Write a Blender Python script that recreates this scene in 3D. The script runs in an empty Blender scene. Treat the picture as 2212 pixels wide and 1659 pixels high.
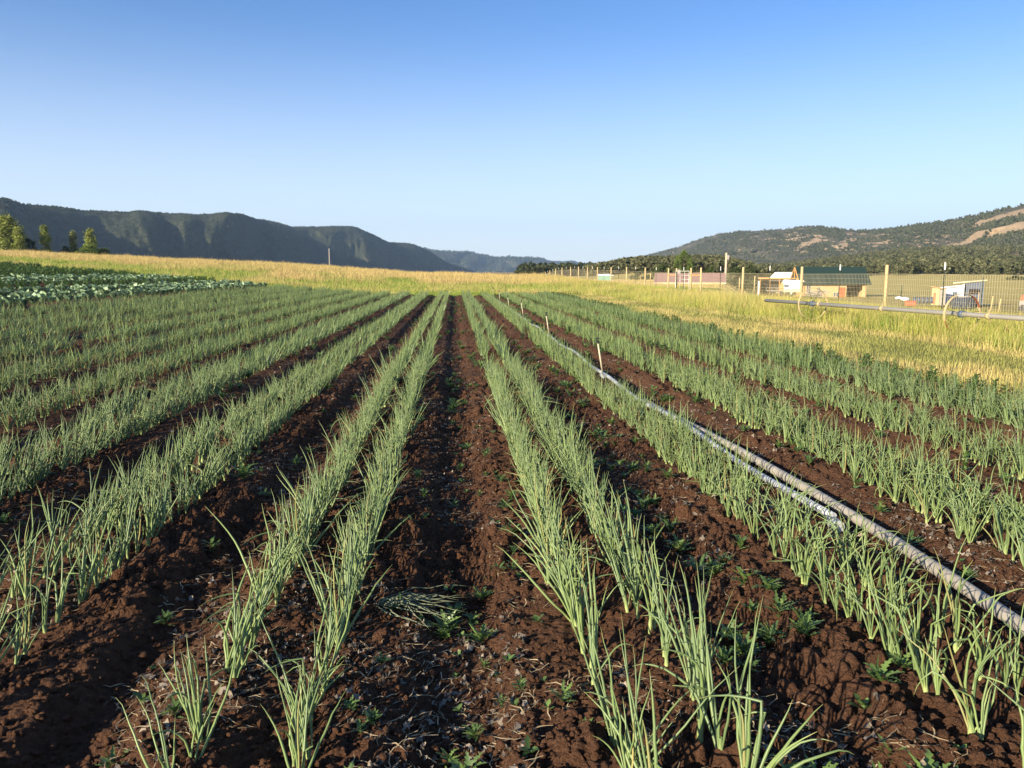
import bpy, bmesh, math, random
import numpy as np
from mathutils import Vector, Matrix
R = math.radians
rng = np.random.default_rng(7)
random.seed(7)
sc = bpy.context.scene
COL = sc.collection

# ------------------------------------------------------------ camera, sky, sun, exposure
PITCH, YAW, EYE, FPX = 7.8, 3.97, 1.7, 1770.0      # FPX: focal length in pixels of a 2212 px wide frame
cam_d = bpy.data.cameras.new("camera"); cam = bpy.data.objects.new("camera", cam_d); COL.objects.link(cam)
cam.location = (0, 0, EYE); cam.rotation_euler = (R(90 - PITCH), 0, R(-YAW))
cam_d.sensor_width = 36; cam_d.lens = FPX / 2212 * 36; cam_d.clip_start = 0.05; cam_d.clip_end = 40000
sc.camera = cam
SUN_EL, SUN_AZ = 17.5, 230.0                          # azimuth of the sun, clockwise from +Y
sd = Vector((math.sin(R(SUN_AZ)) * math.cos(R(SUN_EL)), math.cos(R(SUN_AZ)) * math.cos(R(SUN_EL)), math.sin(R(SUN_EL))))
w = bpy.data.worlds.new("World"); sc.world = w; w.use_nodes = True
nt = w.node_tree; nt.nodes.clear()
sky = nt.nodes.new("ShaderNodeTexSky"); sky.sky_type = 'NISHITA'; sky.sun_disc = False
sky.sun_elevation = R(SUN_EL); sky.sun_rotation = R(SUN_AZ); sky.altitude = 2000
sky.air_density = 1.0; sky.dust_density = 2.2; sky.ozone_density = 4.5
bg = nt.nodes.new("ShaderNodeBackground"); bg.inputs[1].default_value = 0.088
wo = nt.nodes.new("ShaderNodeOutputWorld")
hs = nt.nodes.new('ShaderNodeHueSaturation'); hs.inputs['Saturation'].default_value = 1.08; hs.inputs['Hue'].default_value = 0.503
nt.links.new(sky.outputs[0], hs.inputs['Color']); 
tc = nt.nodes.new('ShaderNodeTexCoord'); sx = nt.nodes.new('ShaderNodeSeparateXYZ'); nt.links.new(tc.outputs['Generated'], sx.inputs[0])
mr = nt.nodes.new('ShaderNodeMapRange'); mr.interpolation_type = 'SMOOTHSTEP'; mr.inputs['From Min'].default_value = -0.06; mr.inputs['From Max'].default_value = 0.30; mr.inputs['To Min'].default_value = 0.80; mr.inputs['To Max'].default_value = 0.0
mxs = nt.nodes.new('ShaderNodeMix'); mxs.data_type = 'RGBA'; mxs.inputs[7].default_value = (5.6, 5.8, 5.9, 1)   # pale summer haze low in the sky
nt.links.new(sx.outputs['Z'], mr.inputs['Value']); nt.links.new(mr.outputs[0], mxs.inputs[0]); nt.links.new(hs.outputs[0], mxs.inputs[6]); nt.links.new(mxs.outputs[2], bg.inputs[0]); nt.links.new(bg.outputs[0], wo.inputs[0])
sl = bpy.data.lights.new("sun", 'SUN'); sl.energy = 5.0; sl.angle = R(0.5); sl.color = (1.0, 0.86, 0.66)
so = bpy.data.objects.new("sun", sl); COL.objects.link(so)
so.rotation_euler = (-sd).to_track_quat('-Z', 'Y').to_euler()
sc.view_settings.view_transform = 'Standard'; sc.view_settings.look = 'None'
sc.view_settings.exposure = 1.22; sc.view_settings.gamma = 1
sc.cycles.max_bounces = 6; sc.cycles.diffuse_bounces = 3; sc.cycles.transparent_max_bounces = 8
sc.cycles.use_adaptive_sampling = True; sc.cycles.volume_bounces = 0

_M = np.array(cam.rotation_euler.to_matrix())
def ray(px, py):
    """world direction (unnormalised) through pixel of the 2212x1659 photograph"""
    return _M @ np.array([(px - 1106) / FPX, -(py - 829.5) / FPX, -1.0])
def az(px):
    d = ray(px, 587); return math.atan2(d[0], d[1])
def at_dist(px, py, r):
    """point seen at that pixel at horizontal distance r"""
    d = ray(px, py); h = math.hypot(d[0], d[1]); return np.array([d[0] / h * r, d[1] / h * r, EYE + d[2] / h * r])
def at_z(px, py, z=0.0):
    d = ray(px, py); t = (z - EYE) / d[2]; return np.array([d[0] * t, d[1] * t, z])

# ------------------------------------------------------------ numpy noise
def _lat(seed, n=256): return np.random.default_rng(seed).random((n, n)).astype(np.float32)
_LATS = {}
def vnoise(x, y, s=0):
    if s not in _LATS: _LATS[s] = _lat(s + 100)
    L = _LATS[s]; n = 256
    xi = np.floor(x).astype(np.int64); yi = np.floor(y).astype(np.int64)
    fx = x - xi; fy = y - yi; fx = fx * fx * (3 - 2 * fx); fy = fy * fy * (3 - 2 * fy)
    a = L[xi % n, yi % n]; b = L[(xi + 1) % n, yi % n]; c = L[xi % n, (yi + 1) % n]; d = L[(xi + 1) % n, (yi + 1) % n]
    return (a * (1 - fx) + b * fx) * (1 - fy) + (c * (1 - fx) + d * fx) * fy
def fbm(x, y, o=4, s=0, g=0.5):
    t = 0; a = 1; n = 0
    for k in range(o):
        t = t + a * vnoise(x * 2 ** k + 17.3 * k, y * 2 ** k - 9.1 * k, s + k); n += a; a *= g
    return t / n
def sstep(a, b, x):
    t = np.clip((x - a) / (b - a), 0, 1); return t * t * (3 - 2 * t)
def worley(x, y, s=0):
    """distance to nearest feature point and that cell's random number"""
    if s not in _LATS: _LATS[s] = _lat(s + 100)
    if s + 1 not in _LATS: _LATS[s + 1] = _lat(s + 101)
    if s + 2 not in _LATS: _LATS[s + 2] = _lat(s + 102)
    A, B, C = _LATS[s], _LATS[s + 1], _LATS[s + 2]
    xi = np.floor(x).astype(np.int64); yi = np.floor(y).astype(np.int64)
    best = np.full(x.shape, 9.0, np.float32); rr = np.zeros(x.shape, np.float32)
    for i in (-1, 0, 1):
        for j in (-1, 0, 1):
            cx = xi + i; cy = yi + j
            px = cx + A[cx % 256, cy % 256]; py = cy + B[cx % 256, cy % 256]
            d = (px - x) ** 2 + (py - y) ** 2
            m = d < best; best = np.where(m, d, best); rr = np.where(m, C[cx % 256, cy % 256], rr)
    return np.sqrt(best), rr

# ------------------------------------------------------------ terrain height
BEDS = [-0.715 - 1.315 * k for k in range(9)] + [0.715 + 1.315 * k for k in range(5)]
FIELD_END = 58.0
def terrain(X, Y):
    X = np.asarray(X, float); Y = np.asarray(Y, float)
    zc = np.interp(X, [-140, -90, -60, -45, -30.8, -25, -19.5, -16, -12.6, -9, -6, -3, 0], [5.2, 4.2, 3.5, 2.8, 1.92, 1.6, 1.19, .9, .62, .34, .14, .03, 0])
    near = sstep(-5, 14, Y)
    ramp = np.interp(X, [-90, -56, -30, -16, 0, 10, 18, 26], [.9, .75, .95, 1.35, 1.35, .95, .25, 0])
    up = ramp * sstep(60, 106, Y)
    z = zc * near + up
    fall = sstep(108, 260, Y) * sstep(24, -6, X)
    z = z * (1 - fall) - 6.0 * fall
    z = z - 3.2 * sstep(19.6, 38, X) * sstep(0, 40, Y) * (.15 + .85 * sstep(18, 20.5, np.degrees(np.arctan2(X, Y))))
    r = np.hypot(X, Y); a = np.degrees(np.arctan2(X, Y))
    right = sstep(7, 12, a)
    z = z + right * np.interp(r, [0, 230, 420, 560, 900, 1300, 2500], [0, 0, 3.4, 6, 18, 30, 40]) * (.45 + .8 * sstep(20, 32, a)) * sstep(10, 26, a)
    hump = sstep(8.5, 13, a) * sstep(24, 17, a)
    z = z + hump * 4.2 * sstep(290, 400, r) * sstep(640, 430, r)
    z = z + (fbm(X / 14, Y / 14, 3, 5) - .5) * 0.35 * sstep(61, 90, Y + np.maximum(X - 9, 0) * 3)
    return z
def bedform(X, Y):
    """raised beds and wheel tracks between them"""
    u = (X - 0.0) / 1.315
    t = np.abs(u - np.round(u))                       # 0 at a track, .5 at a bed centre
    h = 0.075 * sstep(0.05, 0.20, t) - 0.03 * sstep(.34, .5, t)
    w_ = sstep(-12.9, -12.2, X) * sstep(8.0, 7.1, X) * sstep(59, 57, Y)
    return (h - 0.02) * w_ + 0.02 * (1 - w_)
def ground_z(X, Y): return terrain(X, Y) + bedform(np.asarray(X, float), np.asarray(Y, float))

# ------------------------------------------------------------ materials
class NT:
    def __init__(s, name):
        s.m = bpy.data.materials.new(name); s.m.use_nodes = True; s.t = s.m.node_tree; s.t.nodes.clear()
        s.out = s.n("ShaderNodeOutputMaterial"); s.b = s.n("ShaderNodeBsdfPrincipled"); s.l(s.b.outputs[0], s.out.inputs[0])
        s.b.inputs["Roughness"].default_value = 0.8
    def n(s, k, **kw):
        x = s.t.nodes.new(k)
        for a, v in kw.items(): setattr(x, a, v)
        return x
    def l(s, a, b): s.t.links.new(a, b)
    def coord(s, kind="Object", scale=None):
        c = s.n("ShaderNodeTexCoord").outputs[kind]
        if scale is not None:
            mp = s.n("ShaderNodeMapping"); mp.inputs["Scale"].default_value = scale; s.l(c, mp.inputs[0]); return mp.outputs[0]
        return c
    def noise(s, sc_, detail=4, rough=.6, co=None, dist=0):
        x = s.n("ShaderNodeTexNoise"); x.inputs["Scale"].default_value = sc_; x.inputs["Detail"].default_value = detail
        x.inputs["Roughness"].default_value = rough; x.inputs["Distortion"].default_value = dist
        s.l(co if co is not None else s.coord(), x.inputs["Vector"]); return x.outputs["Fac"]
    def ramp(s, fac, stops):
        x = s.n("ShaderNodeValToRGB"); e = x.color_ramp.elements
        while len(e) < len(stops): e.new(.5)
        for i, (p, c) in enumerate(stops): e[i].position = p; e[i].color = (*c, 1) if len(c) == 3 else c
        s.l(fac, x.inputs[0]); return x.outputs[0]
    def mix(s, fac, a, b, mode='MIX'):
        x = s.n("ShaderNodeMix", data_type='RGBA', blend_type=mode)
        for v, i in ((fac, 0), (a, 6), (b, 7)):
            if hasattr(v, "links") or hasattr(v, "is_linked"): s.l(v, x.inputs[i])
            else: x.inputs[i].default_value = v if i == 0 else (*v, 1)
        return x.outputs[2]
    def math(s, op, a, b=None, c=None):
        x = s.n("ShaderNodeMath", operation=op)
        for i, v in enumerate((a, b, c)):
            if v is None: continue
            if hasattr(v, "is_linked"): s.l(v, x.inputs[i])
            else: x.inputs[i].default_value = v
        return x.outputs[0]
    def bump(s, h, strength=.5, dist=.02):
        x = s.n("ShaderNodeBump"); x.inputs["Strength"].default_value = strength; x.inputs["Distance"].default_value = dist
        s.l(h, x.inputs["Height"]); s.l(x.outputs[0], s.b.inputs["Normal"])
    def col(s, c): s.l(c, s.b.inputs["Base Color"])
def attr(n_, name, out="Color"):
    a = n_.n("ShaderNodeAttribute"); a.attribute_name = name; return a.outputs[out]
def sep(n_, c):
    a = n_.n("ShaderNodeSeparateColor"); n_.l(c, a.inputs[0]); return a.outputs
def plain(name, c, rough=.7, metal=0, var=.25, scale=3.0):
    n_ = NT(name); f = n_.noise(scale, 5, .65)
    n_.col(n_.mix(f, tuple(x * (1 - var) for x in c), tuple(min(1, x * (1 + var)) for x in c)))
    n_.b.inputs["Roughness"].default_value = rough; n_.b.inputs["Metallic"].default_value = metal; return n_.m

def mat_soil():
    n_ = NT("soil"); co = n_.coord()
    a = n_.noise(1.3, 5, .6, co); b = n_.noise(28, 5, .65, co); c = n_.noise(140, 3, .6, co)
    base = n_.ramp(a, [(.3, (.054, .0238, .013)), (.7, (.116, .052, .027))])
    base = n_.mix(n_.math('MULTIPLY', b, .8), base, (.25, .130, .072))
    base = n_.mix(n_.math('GREATER_THAN', c, .70), base, (.30, .19, .11))
    n_.col(base); n_.b.inputs["Roughness"].default_value = .95; n_.b.inputs["Specular IOR Level"].default_value = .15
    vo = n_.n('ShaderNodeTexVoronoi'); vo.inputs['Scale'].default_value = 55; n_.l(co, vo.inputs['Vector'])
    n_.bump(n_.math('SUBTRACT', n_.math('ADD', n_.noise(45, 7, .75, co), n_.math('MULTIPLY', n_.noise(180, 4, .7, co), .5)), n_.math('MULTIPLY', vo.outputs['Distance'], .9)), 1.0, .034)
    return n_.m
def mat_leaf(name, body, base, tip, var=.25, trans=.15, rough=.42):
    """attribute col: r = position along the leaf, g = random per leaf, b = yellowing"""
    n_ = NT(name); s = sep(n_, attr(n_, "col"))
    c = n_.ramp(s[0], [(0.0, base), (.07, tuple((x + y) / 2 for x, y in zip(base, body))), (.17, body), (.9, body), (1, tip)])
    d = n_.mix(s[1], tuple(max(0, 1 - var * v) for v in (1.15, 1, .9)), tuple(1 + var * v for v in (1.25, 1, .6)))
    c = n_.mix(1.0, c, d, 'MULTIPLY')
    c = n_.mix(s[2], c, (.42, .34, .13))
    n_.col(c); n_.b.inputs["Roughness"].default_value = rough
    n_.b.inputs["Specular IOR Level"].default_value = .45
    if trans:
        t = n_.n("ShaderNodeBsdfTranslucent"); n_.l(c, t.inputs[0]); m = n_.n("ShaderNodeMixShader"); m.inputs[0].default_value = trans
        n_.l(n_.b.outputs[0], m.inputs[1]); n_.l(t.outputs[0], m.inputs[2]); n_.l(m.outputs[0], n_.out.inputs[0])
    return n_.m
def mat_tint(name, rough=.7, trans=.30, spec=.15):
    """albedo straight from the col attribute"""
    n_ = NT(name); c = attr(n_, "col"); n_.col(c); n_.b.inputs["Roughness"].default_value = rough
    n_.b.inputs["Specular IOR Level"].default_value = spec
    if trans:
        t = n_.n("ShaderNodeBsdfTranslucent"); n_.l(c, t.inputs[0]); m = n_.n("ShaderNodeMixShader"); m.inputs[0].default_value = trans
        n_.l(n_.b.outputs[0], m.inputs[1]); n_.l(t.outputs[0], m.inputs[2]); n_.l(m.outputs[0], n_.out.inputs[0])
    return n_.m
def mat_wood(name, c1, c2, grain=(2, 2, 30)):
    n_ = NT(name); co = n_.coord("Object", grain); f = n_.noise(3, 6, .7, co)
    n_.col(n_.ramp(f, [(.3, c1), (.7, c2)])); n_.bump(f, .4, .01); n_.b.inputs["Roughness"].default_value = .75; return n_.m

M_SOIL = mat_soil()
M_ONION = mat_leaf("onion_leaf", (.178, .255, .096), (.38, .46, .18), (.30, .32, .11), .26)
M_WEED = mat_leaf("weed_leaf", (.105, .175, .05), (.14, .18, .06), (.12, .2, .04), .35, .22)
M_CABB = mat_leaf("cabbage_leaf", (.20, .30, .17), (.34, .42, .26), (.28, .36, .2), .40, .15, .5)
M_GRASS = mat_tint("grass_blade"); M_TREE = mat_tint("tree_leaf", .75, .25); M_SCRUB = mat_tint("scrub", .9, 0, .05)
M_STRAW = mat_tint("plant_litter", .8, .1)
M_POST = mat_wood("post_wood", (.42, .30, .13), (.60, .46, .23), (6, 6, 1.2))
M_TPOST = plain("t_post_green", (.045, .06, .04), .5, .3); M_WHITE = plain("white_paint", (.75, .74, .70), .5, 0, .06)
M_WIRE = plain("wire", (.52, .46, .30), .4, .2, .15)
M_ALU = plain("aluminium_pipe", (.42, .44, .45), .5, .15, .22, 6)

# ------------------------------------------------------------ mesh helpers
def mesh_np(name, V, F, mat, col=None, smooth=False, parent=None, link=True, F2=None):
    """F: (n,3) or (n,4); F2 optional second face array of another size"""
    me = bpy.data.meshes.new(name); V = np.asarray(V, np.float32)
    loops = [np.asarray(F, np.int32).ravel()]; sizes = [np.full(len(F), np.asarray(F).shape[1], np.int32)]
    if F2 is not None and len(F2): loops.append(np.asarray(F2, np.int32).ravel()); sizes.append(np.full(len(F2), np.asarray(F2).shape[1], np.int32))
    lo = np.concatenate(loops); sz = np.concatenate(sizes); st = np.concatenate([[0], np.cumsum(sz)[:-1]]).astype(np.int32)
    me.vertices.add(len(V)); me.vertices.foreach_set("co", V.ravel())
    me.loops.add(len(lo)); me.loops.foreach_set("vertex_index", lo)
    me.polygons.add(len(sz)); me.polygons.foreach_set("loop_start", st); me.polygons.foreach_set("loop_total", sz)
    if smooth: me.polygons.foreach_set("use_smooth", np.ones(len(sz), bool))
    me.update(calc_edges=True)
    if col is not None:
        a = me.color_attributes.new("col", 'FLOAT_COLOR', 'POINT')
        c = np.ones((len(V), 4), np.float32); c[:, :3] = col; a.data.foreach_set("color", c.ravel())
    me.materials.append(mat)
    o = bpy.data.objects.new(name, me)
    if link: COL.objects.link(o)
    if parent: o.parent = parent
    return o
def tag(o, label=None, cat=None, group=None, kind=None):
    if label: o["label"] = label
    if cat: o["category"] = cat
    if group: o["group"] = group
    if kind: o["kind"] = kind
    return o
def empty(name, loc=(0, 0, 0), rz=0.0):
    o = bpy.data.objects.new(name, None); COL.objects.link(o); o.location = loc; o.rotation_euler = (0, 0, rz); o.empty_display_size = .2; return o
class MB:
    def __init__(s): s.bm = bmesh.new()
    def box(s, x0, x1, y0, y1, z0, z1, bevel=0):
        m = Matrix.LocRotScale(((x0 + x1) / 2, (y0 + y1) / 2, (z0 + z1) / 2), None, (x1 - x0, y1 - y0, z1 - z0))
        bmesh.ops.create_cube(s.bm, size=1, matrix=m); return s
    def bar(s, p, q, w_, d=None):
        p = Vector(p); q = Vector(q); d = d or w_; v = q - p
        m = Matrix.Translation((p + q) / 2) @ v.to_track_quat('Z', 'Y').to_matrix().to_4x4() @ Matrix.Diagonal((w_, d, v.length, 1))
        bmesh.ops.create_cube(s.bm, size=1, matrix=m); return s
    def tube(s, pts, rad, n=8, caps=True):
        pts = [Vector(p) for p in pts]; rad = rad if isinstance(rad, (list, tuple)) else [rad] * len(pts); rings = []
        for i, p in enumerate(pts):
            t = (pts[min(i + 1, len(pts) - 1)] - pts[max(i - 1, 0)]).normalized()
            a = t.orthogonal().normalized() if not rings else (pa - t * pa.dot(t)).normalized()
            pa = a; b = t.cross(a)
            rings.append([s.bm.verts.new(p + (a * math.cos(2 * math.pi * k / n) + b * math.sin(2 * math.pi * k / n)) * rad[i]) for k in range(n)])
        for r0, r1 in zip(rings, rings[1:]):
            for k in range(n): f = s.bm.faces.new((r0[k], r0[(k + 1) % n], r1[(k + 1) % n], r1[k])); f.smooth = True
        if caps: s.bm.faces.new(rings[0][::-1]); s.bm.faces.new(rings[-1])
        return s
    def poly(s, pts): s.bm.faces.new([s.bm.verts.new(p) for p in pts]); return s
    def prism(s, pts, off):
        off = Vector(off); a = [s.bm.verts.new(p) for p in pts]; b = [s.bm.verts.new(Vector(p) + off) for p in pts]; n = len(pts)
        s.bm.faces.new(a); s.bm.faces.new(b[::-1])
        for i in range(n): s.bm.faces.new((a[i], b[i], b[(i + 1) % n], a[(i + 1) % n]))
        return s
    def build(s, name, mat, parent=None):
        bmesh.ops.recalc_face_normals(s.bm, faces=s.bm.faces)
        me = bpy.data.meshes.new(name); s.bm.to_mesh(me); s.bm.free(); me.materials.append(mat)
        o = bpy.data.objects.new(name, me); COL.objects.link(o); o.parent = parent; return o
def frame_walls(mb, x0, x1, y0, y1, z0, z1, holes):
    """wall slab in the xz plane, thickness y0..y1, with rectangular holes (hx0,hx1,hz0,hz1)"""
    xs = sorted({x0, x1, *[h[0] for h in holes], *[h[1] for h in holes]}); zs = sorted({z0, z1, *[h[2] for h in holes], *[h[3] for h in holes]})
    for a, b in zip(xs, xs[1:]):
        run = None
        for c, d in zip(zs, zs[1:]):
            mx, mz = (a + b) / 2, (c + d) / 2; hole = any(h[0] < mx < h[1] and h[2] < mz < h[3] for h in holes)
            if hole:
                if run: mb.box(a, b, y0, y1, run[0], run[1]); run = None
            else: run = [run[0] if run else c, d]
        if run: mb.box(a, b, y0, y1, run[0], run[1])

def stamp(T, pos, rz, sc_, rnd=None, sxy=None):
    """merge copies of template T=(V,F,C) -> V,F,C. pos (n,3)"""
    V, F, C = T; n = len(pos); c, s = np.cos(rz)[:, None], np.sin(rz)[:, None]; sc_ = np.asarray(sc_)[:, None]
    w_ = sc_ if sxy is None else np.asarray(sxy)[:, None]
    x = (V[None, :, 0] * c - V[None, :, 1] * s) * w_; y = (V[None, :, 0] * s + V[None, :, 1] * c) * w_; z = V[None, :, 2] * sc_
    P = np.stack([x, y, z], -1) + pos[:, None, :]
    FF = F[None] + (np.arange(n) * len(V))[:, None, None]
    CC = np.repeat(C[None], n, 0)
    if rnd is not None: CC = rnd(CC)
    return P.reshape(-1, 3), FF.reshape(-1, F.shape[1]), CC.reshape(-1, 3)
def join(parts):
    V = []; F = []; C = []; k = 0
    for v, f, c in parts: V.append(v); F.append(f + k); C.append(c); k += len(v)
    return np.concatenate(V), np.concatenate(F), np.concatenate(C)

# ------------------------------------------------------------ ground: one sheet to the horizon
def grid_faces(nu, nv):
    i = np.arange(nu * nv).reshape(nu, nv)
    return np.stack([i[:-1, :-1].ravel(), i[1:, :-1].ravel(), i[1:, 1:].ravel(), i[:-1, 1:].ravel()], -1)
def mat_ground():
    n_ = NT("ground_cover"); c = attr(n_, "col"); co = n_.coord()
    f = n_.noise(2.2, 6, .7, co); g = n_.noise(.35, 5, .65, co)
    v = n_.mix(f, (.66, .66, .66), (1.3, 1.3, 1.25)); v2 = n_.mix(g, (.75, .80, .78), (1.25, 1.2, 1.1))
    n_.col(n_.mix(1.0, n_.mix(1.0, c, v, 'MULTIPLY'), v2, 'MULTIPLY')); n_.b.inputs["Roughness"].default_value = .95
    n_.b.inputs["Specular IOR Level"].default_value = .1
    n_.bump(n_.noise(5, 8, .75, co), .6, .15); return n_.m
GREEN = np.array([.15, .24, .04]); GOLD = np.array([.60, .45, .19]); STRAW = np.array([.58, .46, .18]); OLIVE = np.array([.33, .33, .095]); YGREEN = np.array([.40, .41, .085])
def grass_colour(X, Y):
    """returns colour and height of the grass at a place: real patches of green and ripe grass"""
    n = len(X); pn = fbm(X / 5, Y / 7, 4, 21); pn2 = fbm(X / 1.5 + 50, Y / 2.2, 3, 31); r = np.hypot(X, Y)
    far = sstep(66, 94, Y + 4 * (pn - .5) * 4)                                 # golden ripe grass behind the field
    g = np.clip(far * 1.0 - .05 + (pn - .5) * 3.0 * (1.25 - far) + (pn2 - .5) * 1.1, 0, 1)[:, None]
    back = YGREEN * np.array([.66, .86, .7]) * (1 - g) + GOLD * g
    gg = np.clip(.45 + (pn - .5) * 3.6 + (pn2 - .5) * 2.6, 0, 1)[:, None]
    right = YGREEN * (1 - gg) + (GOLD * .6 + YGREEN * .45) * gg
    gb = sstep(.55, .64, pn2)[:, None] * .7
    right = right * (1 - gb) + GREEN * 1.1 * gb
    k = sstep(7, 13, X)[:, None] * sstep(130, 60, Y)[:, None]
    c = back * (1 - k) + right * k
    me_ = np.clip(11.0 + (40 - Y) * .065, 10.6, 12.3); mow = sstep(6.8, 7.2, X) * sstep(me_ + .4, me_ - .4, X + 1.6 * (pn2 - .5)) * sstep(66, 58, Y)
    strip = np.exp(-((X - 8.3 - 1.5 * (pn - .5)) / .75) ** 2) + .9 * np.exp(-((X - me_ + .5 - 1.5 * (pn - .5)) / .45) ** 2)
    st_ = np.clip(strip * .62 + (pn2 - .5) * 2.6, 0, 1)[:, None]; mc = STRAW[None] * st_ + OLIVE[None] * (1 - st_)
    c = c * (1 - mow[:, None]) + mc * mow[:, None]
    h = .34 + .34 * (pn - .4) + .30 * (pn2 - .5) + .30 * sstep(me_, me_ + .8, X) * sstep(15.5, 14.5, X) * sstep(50, 40, Y); h = np.where((X > 16) & (X < 60), h * .55, h); h = np.where((X < 9) & (Y > 58), h * .72, h); h = np.where(mow > .5, .05 + .13 * pn2 + .06 * np.clip(strip, 0, 1), h)
    edge = sstep(59, 64, Y); h = np.where((Y > 57.5) & (X < 9), h * (.25 + .75 * edge), h)
    return c, np.clip(h, .05, .7)
nr, na = 300, 900
rr = np.concatenate([np.linspace(0.3, 24, 40, endpoint=False), np.geomspace(24, 14000, nr - 40)])
aa = np.radians(np.concatenate([np.linspace(-45, 55, na - 180, endpoint=False), np.linspace(55, 315, 180)]))
RRg, AAg = np.meshgrid(rr, aa, indexing='ij'); GX = RRg * np.sin(AAg); GY = RRg * np.cos(AAg)
GZ = terrain(GX, GY)
infield = sstep(-34, -31.5, GX) * sstep(7.5, 6.8, GX) * sstep(59.5, 57.5, GY) * sstep(-1.0, 0.6, GY)
GZ = GZ - .28 * infield
gc, _ = grass_colour(GX.ravel(), GY.ravel()); gc = gc * .62
fr = np.hypot(GX, GY).ravel()
meadow = np.array([.58, .47, .17]); k = sstep(110, 200, fr)[:, None]; gc = gc * (1 - k) + meadow * .8 * k
k = sstep(395, 430, fr)[:, None]; gc = gc * (1 - k) + np.array([.24, .19, .11]) * k
ground = mesh_np("ground", np.stack([GX, GY, GZ], -1).reshape(-1, 3), grid_faces(len(rr), len(aa)), mat_ground(), gc, True)
tag(ground, kind="structure")

# ------------------------------------------------------------ tilled soil of the field
def clods(X, Y, fine):
    wx = X + .03 * (vnoise(X / .06, Y / .06, 63) - .5); wy = Y + .03 * (vnoise(X / .06, Y / .06, 64) - .5)
    a, ra = worley(wx / .105, wy / .105, 40); b, rb = worley(wx / .046 + 31, wy / .046, 44); c_, rc = worley(wx / .23 + 7, wy / .23, 47)
    patch = .35 + 1.1 * sstep(.35, .65, fbm(X / .8, Y / 1.1, 2, 67))
    h = .056 * np.sqrt(np.clip(.42 * ra - a ** 2 * ra, 0, 1)) * (ra > .35) + .034 * np.sqrt(np.clip(.40 - b ** 2, 0, 1)) * (rb > .25) * (.3 + .7 * fine)
    h += .085 * np.sqrt(np.clip(.10 - c_ ** 2, 0, 1)) * (rc > .70)
    h = h * patch + (fbm(X / .5, Y / .5, 4, 51) - .5) * .07
    return h + (np.abs(fbm(X / .035, Y / .035, 3, 57) - .5) - .1) * -.060 * fine
ys = [0.9]
while ys[-1] < 58.6: ys.append(ys[-1] + max(.011, .0042 * ys[-1]))
xs = [0.0]; 
while xs[-1] < 7.5: xs.append(xs[-1] + (.013 if xs[-1] < 4.5 else .03))
xl = [0.0]
while xl[-1] < 33: xl.append(xl[-1] + (.013 if xl[-1] < 3.2 else (.03 if xl[-1] < 12.5 else .15)))
xs = np.array([-v for v in xl[:0:-1]] + xs); ys = np.array(ys)
SX, SY = np.meshgrid(xs, ys, indexing='ij')
edge = (fbm(SX * 0 + SY / 1.3, SY / 1.3, 3, 61) - .5)
fine = sstep(14, 6, SY)
SZ = terrain(SX, SY) + bedform(SX, SY) + clods(SX, SY, fine) * (1 + .0 * fine)
out = (sstep(7.0, 7.4, SX + edge * .4) + sstep(57.9, 58.5, SY + edge) + sstep(-31.8, -32.8, SX)); SZ = SZ - .35 * np.clip(out, 0, 1)
soil = mesh_np("soil", np.stack([SX, SY, SZ], -1).reshape(-1, 3), grid_faces(len(xs), len(ys)), M_SOIL, None, True)
tag(soil, kind="structure")
del SX, SY, SZ, GX, GY, GZ, RRg, AAg

# ------------------------------------------------------------ hills
def mat_hill(name, dark, mid, tan_, tan_amt, scale=1.0):
    n_ = NT(name); co = n_.coord(); geo = n_.n("ShaderNodeNewGeometry")
    a = n_.noise(.012 * scale, 6, .65, co); b = n_.noise(.09 * scale, 5, .7, co); rk = attr(n_, "col"); s = sep(n_, rk)
    base = n_.mix(n_.ramp(b, [(.35, (0, 0, 0)), (.65, (1, 1, 1))]), dark, mid)
    cs = n_.coord("Object", (1, 1, 6)); st = n_.noise(.02 * scale, 6, .7, cs)
    t = n_.math('ADD', n_.math('MULTIPLY', st, 1.0), n_.math('MULTIPLY', a, .6)); t = n_.math('ADD', t, s[0])
    m = n_.ramp(t, [(min(.99, tan_amt), (0, 0, 0)), (min(1, tan_amt + .08), (1, 1, 1))])
    n_.col(n_.mix(m, base, tan_)); n_.b.inputs["Roughness"].default_value = 1; n_.b.inputs["Specular IOR Level"].default_value = .05
    n_.bump(n_.math('ADD', b, n_.noise(.4 * scale, 5, .7, co)), .7, 3.0); return n_.m
def smooth_interp(x, xp, fp):
    return np.interp(x, xp, fp)
def scrub_template(seed, n=14, flat=.8):
    g = np.random.default_rng(seed); V = []; F = []; C = []
    for k in range(n):
        a = g.uniform(0, 6.28); r = g.uniform(.05, .46); z = g.uniform(.1, .95) * flat; r *= (1 - .55 * z / flat)
        c0 = np.array([r * math.cos(a), r * math.sin(a), z]); s = g.uniform(.22, .36)
        t = g.normal(size=(3, 3)) * .5; t -= t.mean(0); t = t / np.linalg.norm(t, axis=1)[:, None] * s
        V.append(c0 + t); F.append([3 * k, 3 * k + 1, 3 * k + 2]); C.append(np.full((3, 3), g.uniform(.7, 1.25)))
    return np.concatenate(V), np.array(F), np.concatenate(C)
SCRUB = [scrub_template(300 + i) for i in range(6)]
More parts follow.
